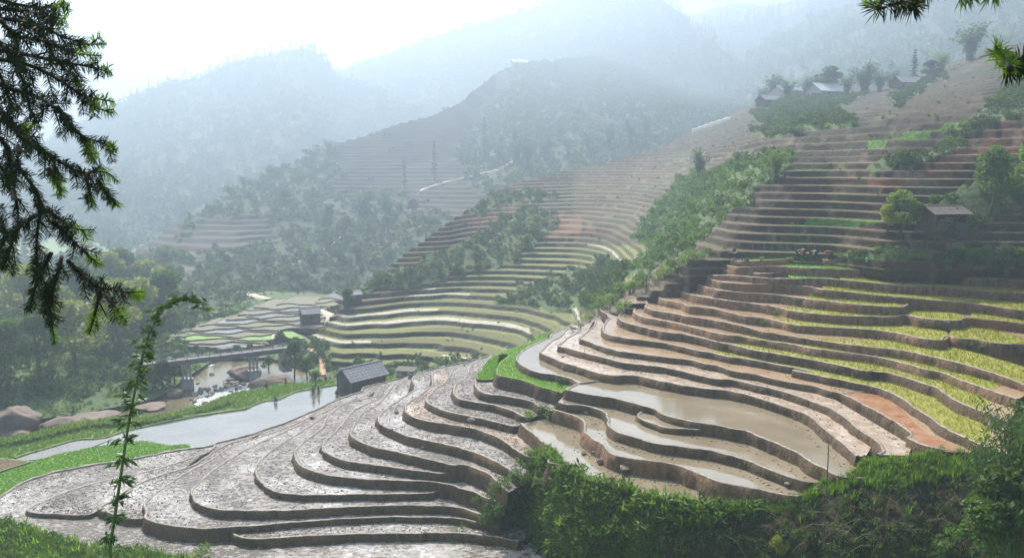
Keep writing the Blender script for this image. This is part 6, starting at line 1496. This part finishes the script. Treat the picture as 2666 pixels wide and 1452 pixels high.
# ---- fir branches hanging into the picture
S1_ = .5175
def fir(name, label, base, limbs, trunk, seed, D0, needle=.046, step=.0052):
    r = np.random.default_rng(seed); e = empty(name, base); tag(e, label, 'fir tree'); b0 = np.array(base)
    m = MB(); m.tube([Vector(t) - Vector(base) for t in trunk], [.16, .14, .11], 9); m.build('trunk', M['bark_fir'], e)
    for li, (pts, new, dd, side) in enumerate(limbs):
        D = D0 + dd; n0 = len(pts)
        A = np.array([[*map(float, atd(x, y, D + .12 * math.sin(i * 1.3 + li)))] for i, (x, y) in enumerate(pts)])
        C = catmull(A, .02); ls = np.r_[0, np.cumsum(np.linalg.norm(np.diff(C, axis=0), axis=1))]
        m = MB(); m.tube([Vector(c - b0) for c in C], np.linspace(.011, .0035, len(C)), 6)
        segs = [(C, 0)]
        if side:
            k = .05; sgn = 1
            while k < ls[-1] * .93:
                i = int(np.searchsorted(ls, k)); i = min(i, len(C) - 2); t = C[min(i + 2, len(C) - 1)] - C[max(i - 2, 0)]; t /= np.linalg.norm(t)
                w = np.cross(t, [0, 1, 0]); w /= np.linalg.norm(w); ln = r.uniform(.07, .17) * min(side, 1.1) * .85 * (1 - .45 * k / ls[-1])
                d = t * .75 + w * sgn * .7 + np.array([0, r.normal() * .45, -.25]); d /= np.linalg.norm(d)
                tt = np.linspace(0, 1, 9)[:, None]; B = C[i] + d * ln * tt + np.array([0, 0, -.12 * ln]) * tt ** 2
                m.tube([Vector(c - b0) for c in B], np.linspace(.005, .002, 9), 5, cap=False); segs.append((B, 1)); sgn = -sgn; k += r.uniform(.05, .09)
        br = m.build('branch', M['bark_fir'], e, True)
        Vd = {0: [], 1: []}
        for B, lev in segs:
            l = np.r_[0, np.cumsum(np.linalg.norm(np.diff(B, axis=0), axis=1))]; n = max(6, int(l[-1] / step)); ss = np.linspace(.01, l[-1], n)
            c = np.stack([np.interp(ss, l, B[:, k]) for k in range(3)], 1); t = np.gradient(c, axis=0); t /= np.linalg.norm(t, axis=1, keepdims=True)
            for row in range(3 if lev == 0 else 2):
                ang = r.normal(0, .5, n) + (0, math.pi, 1.57)[row]; u = np.cross(t, [0, 1, 0]); u /= np.maximum(np.linalg.norm(u, axis=1, keepdims=True), 1e-6); v = np.cross(t, u)
                side_ = u * np.cos(ang)[:, None] + v * np.sin(ang)[:, None]
                d = t * r.uniform(.35, .75, n)[:, None] + side_ + np.array([0, 0, -.18]); d /= np.linalg.norm(d, axis=1, keepdims=True)
                ln = needle * r.uniform(.7, 1.15, n) * np.clip(.55 + 3 * ss / l[-1], 0, 1) * np.clip(.5 + 6 * (1 - ss / l[-1]), 0, 1); wd = np.cross(d, r.normal(size=(n, 3))); wd /= np.maximum(np.linalg.norm(wd, axis=1, keepdims=True), 1e-6)
                tip = c + d * ln[:, None] + np.array([0, 0, -.12]) * (ln[:, None]); mid = c + d * (ln * .55)[:, None]
                q = np.stack([c - wd * .0014, c + wd * .0014, mid + wd * .0021, tip, mid - wd * .0021], 1) - b0
                f = ss / l[-1]; isnew = (f > (1 - new)) if lev == 0 else np.full(n, (np.linalg.norm(B[0] - C[-1]) < new * ls[-1] * 1.0))
                Vd[0].append(q[~isnew]); Vd[1].append(q[isnew])
        for k, mat in ((0, 'needle'), (1, 'needle_new_lit')):
            q = np.concatenate(Vd[k])
            if len(q):
                I5 = np.arange(len(q) * 5).reshape(-1, 5)
                mobj('needles', raw_mesh('needles', q.reshape(-1, 3), np.vstack([I5]), L_[mat]), br)
    return e
def r1(*p): return [(x * S1_, y * S1_) for x, y in p]
def r2(*p): return [(x * .536, y * .536 + 700) for x, y in p]
LIMBS = [
 (r1((-60, -10), (120, 30), (240, 40), (350, 30)), .3, .1, 1), (r1((-60, 40), (150, 60), (260, 90), (330, 95)), .1, 0, 1.2), (r1((-60, 90), (120, 110), (230, 150), (330, 190), (430, 222), (535, 222)), .16, .05, 1.1),
 (r1((40, 180), (200, 205), (320, 245), (400, 272), (512, 282)), .2, .2, 1), (r1((-60, 240), (150, 280), (300, 310), (440, 335), (562, 368)), .12, -.1, 1.1), (r1((-60, 290), (150, 330), (300, 405), (400, 470), (500, 500), (575, 512)), .18, .1, 1.1), (r1((380, 455), (470, 535), (562, 568)), .3, .12, .6),
 (r1((-60, 400), (60, 450), (200, 492), (300, 565), (370, 645), (430, 692), (520, 722), (585, 755)), .12, 0, 1), (r1((410, 690), (445, 750), (478, 812)), .9, 0, .5),
 (r1((-60, 520), (40, 590), (110, 700), (200, 752), (330, 832), (430, 872), (540, 870), (592, 912)), .10, -.15, 1.1), (r1((430, 880), (450, 960), (462, 1012)), .5, -.15, .5), (r1((490, 905), (545, 985), (585, 1022)), .3, -.15, .5), (r1((245, 850), (295, 930), (312, 985)), .7, -.1, .6),
 (r1((-60, 640), (20, 720), (60, 790), (110, 860), (180, 960), (200, 1060), (185, 1200), (190, 1340)) + r2((200, 30), (235, 130), (252, 270), (266, 362)), .06, 0, 1.2), (r1((190, 1040), (300, 1100), (380, 1152), (475, 1156)), .25, .1, 1), (r1((250, 1110), (350, 1190), (400, 1245), (510, 1335)), .25, .12, 1),
 (r1((180, 1080), (90, 1150), (40, 1290), (12, 1345)), .0, .05, 1), (r1((-40, 800), (20, 860), (40, 945)), 0, .2, 1), (r1((40, 740), (60, 900), (90, 1060), (80, 1190)), 0, .3, 1.1),
 (r2((330, -40), (380, 10), (430, 60), (510, 95), (600, 112), (692, 130)), .18, .05, 1), (r2((490, 100), (465, 200), (438, 305)), .75, .05, .7), (r2((520, 130), (570, 200), (615, 258)), .5, .05, .7), (r2((300, -60), (270, 60), (235, 150), (215, 210)), 0, .1, .9), (r2((250, -80), (180, 60), (145, 200)), 0, .2, 1.0),
 (r1((-60, 150), (60, 300), (120, 420), (150, 540), (205, 645)), .05, .3, 1.1), (r1((290, 540), (330, 590), (352, 645)), .1, .1, .7), (r1((-60, 560), (30, 620), (110, 640), (160, 640)), .2, .3, 1), (r1((-60, 1020), (0, 1100), (30, 1190), (0, 1260)), .0, .2, 1), (r1((100, 640), (180, 720), (260, 800), (300, 900)), 0, .3, .8), (r1((-60, 300), (0, 380), (40, 480), (60, 560)), 0, .15, 1.0), (r1((0, 100), (80, 200), (100, 320), (170, 400)), 0, .05, 1.1), (r1((150, 100), (220, 180), (280, 300), (390, 400), (400, 440)), .1, .25, 1.0),
]
ft = fir('fir_tree', 'dark fir branches hanging into the picture at the upper left', (-6.0, 3.2, -3.9), LIMBS, [(-6.0, 3.2, -4.4), (-5.95, 3.2, 0), (-5.9, 3.2, 4.5)], 5, 4.0)
for x, y, w in ((48, 391, 22), (135, 52, 24), (36, 512, 18)):
    p = Vector(tuple(float(q) for q in atd(x, y, 3.95))); m = MB(); h = hpx(p, w)
    for k in range(7):
        t = k / 6; rr_ = h * .5 * math.sin(math.pi * (.12 + .8 * t)); m.tube([p - ft.location + Vector((0, 0, h * (.6 - t * 1.2))), p - ft.location + Vector((0, 0, h * (.6 - t * 1.2) - h * .16))], [rr_ * .8, rr_], 9)
    m.build('cone', M['bark'], ft)
def r6(*p): return [(1700 + x * .5174, y * .5174) for x, y in p]
LR = [(r6((1500, -160), (1400, -40), (1300, 0), (1200, 25), (1140, 48), (1095, 18)), .15, 0, 0), (r6((1250, 5), (1290, 20), (1310, 40)), 0, 0, 0), (r6((1650, -90), (1580, -30), (1540, -5)), .4, 0, 0), (r6((1760, -80), (1720, -40), (1690, -8)), .4, .1, 0),
      (r6((2050, 420), (1950, 360), (1867, 335), (1800, 345), (1772, 360)), 0, -.2, 0), (r6((1800, 350), (1760, 300), (1735, 262), (1725, 235)), 1.0, -.2, 0), (r6((1835, 345), (1850, 300), (1880, 280)), .0, -.2, 0)]
fir('fir_tree', 'fir twig tips poking into the upper right corner', (7.2, 0.6, -2.4), LR, [(7.2, 0.6, -2.9), (7.15, .6, 0), (7.1, 0.6, 4)], 8, 2.9, .062, .006)

# ---- near right: feathery bush, dry stems, small plants on the dark bank
def pd(x, y, d): return Vector(tuple(float(q) for q in atd(x, y, d)))
plant('bamboo_near', pd(2640, 1480, 40), 11.0, 'large dark feathery bamboo bush at the right edge beside the yellow rice', sx=.7)
plant('bamboo_near', pd(2570, 1470, 41), 8.6, 'smaller feathery bamboo leaning left of the large one at the right edge', sx=.6)
plant('bamboo_near', pd(2700, 1480, 39), 10.4, 'feathery bamboo bush cut off by the right edge of the picture', sx=.75)
plant('broad_dark', pd(2665, 1500, 37.5), 7.6, 'dark leafy bush in the lower right corner below the feathery bamboo', sx=1.0)
plant('broad_dark', pd(2600, 1480, 38.5), 5.6, 'dark leafy bush in front of the smaller feathery bamboo', sx=1.1)
plant('broad', pd(2560, 1480, 38), 3.6, 'low leafy bush near the right edge in front of the dark ones', sx=1.4)
P1('broad_yellow', 2022, 1452, 62, 'small plant with yellowish leaf rosettes on the dark bank', sx=1.0, var=2)
P1('shrub', 2420, 1440, 70, 'sparse green shrub on the dark bank at lower right', sx=.9, var=1)
P1('shrub_bright', 520, 1460, 46, 'light green leafy sprig at the bottom edge in front of the mud', sx=1.0)
p = at(2156, 1400); X, Y, Z = [float(q) for q in atd(2158, 1150, p.y - 1.0)]
e = empty('bare_pole', (X, Y, p.z - .3)); tag(e, 'thin dark upright pole with a few fine twigs in front of the ponds', 'pole'); hgt = Z - p.z + .3
m = MB(); m.tube([(0, 0, 0), (.03, 0, hgt * .5), (.0, 0, hgt)], [.045, .04, .028], 6); m.build('stem', M['plank_dark'], e)
m = MB(); r = np.random.default_rng(3)
for k in range(26):
    z0 = hgt * r.uniform(.45, 1.12); a = r.uniform(0, 6.28); l = r.uniform(.3, .9); m.tube([(0, 0, min(z0, hgt)), (l * .5 * math.cos(a), l * .5 * math.sin(a), z0 + .15), (l * math.cos(a), l * math.sin(a), z0 + .45)], [.008, .006, .003], 4, cap=False)
m.build('twig', M['dry'], e)
for k in range(34):
    x, y = r.uniform(1900, 2640), r.uniform(1300, 1450)
    if y < 1452 - (x - 1850) * .22 - 40: y += 70
    p = at(x, y); l = r.uniform(.9, 3.2); a = r.uniform(-.6, .9) + (math.pi if r.random() < .4 else 0); b = r.uniform(.15, .9)
    d = Vector((math.cos(a) * math.cos(b), -.25, math.sin(b))) * l; m = MB(); m.tube([(0, 0, -.1), tuple(d * .5 + Vector((0, 0, .12 * l))), tuple(d)], [.020, .015, .006], 5)
    for q in range(3): f = r.uniform(.4, .9); s = d * f + Vector((0, 0, .1 * l)); m.tube([tuple(s), tuple(s + Vector((r.normal() * .3, -.1, r.normal() * .3 + .1)))], [.008, .003], 4, cap=False)
    o = m.build('dry_twig', M['dry']); o.location = p + Vector((0, -.25, 0)); tag(o, 'dry bare twig sprawling over the dark bank', 'twig', 'dry twigs on the dark bank')

# ================================================================ HAZE
hz = MB(); hz.box((0, 1130, 180), (3000, 2460, 480))
hm = bpy.data.materials.new('pale_haze'); hm.use_nodes = True; hn = hm.node_tree; hn.nodes.clear()
ho = hn.nodes.new("ShaderNodeOutputMaterial"); hv = hn.nodes.new("ShaderNodeVolumePrincipled")
hv.inputs['Color'].default_value = (.41, .51, .625, 1)
hv.inputs['Density'].default_value = .00125
hv.inputs['Anisotropy'].default_value = .52
hn.links.new(hv.outputs[0], ho.inputs['Volume'])
hzo = hz.build('haze', hm); hzo['kind'] = 'stuff'
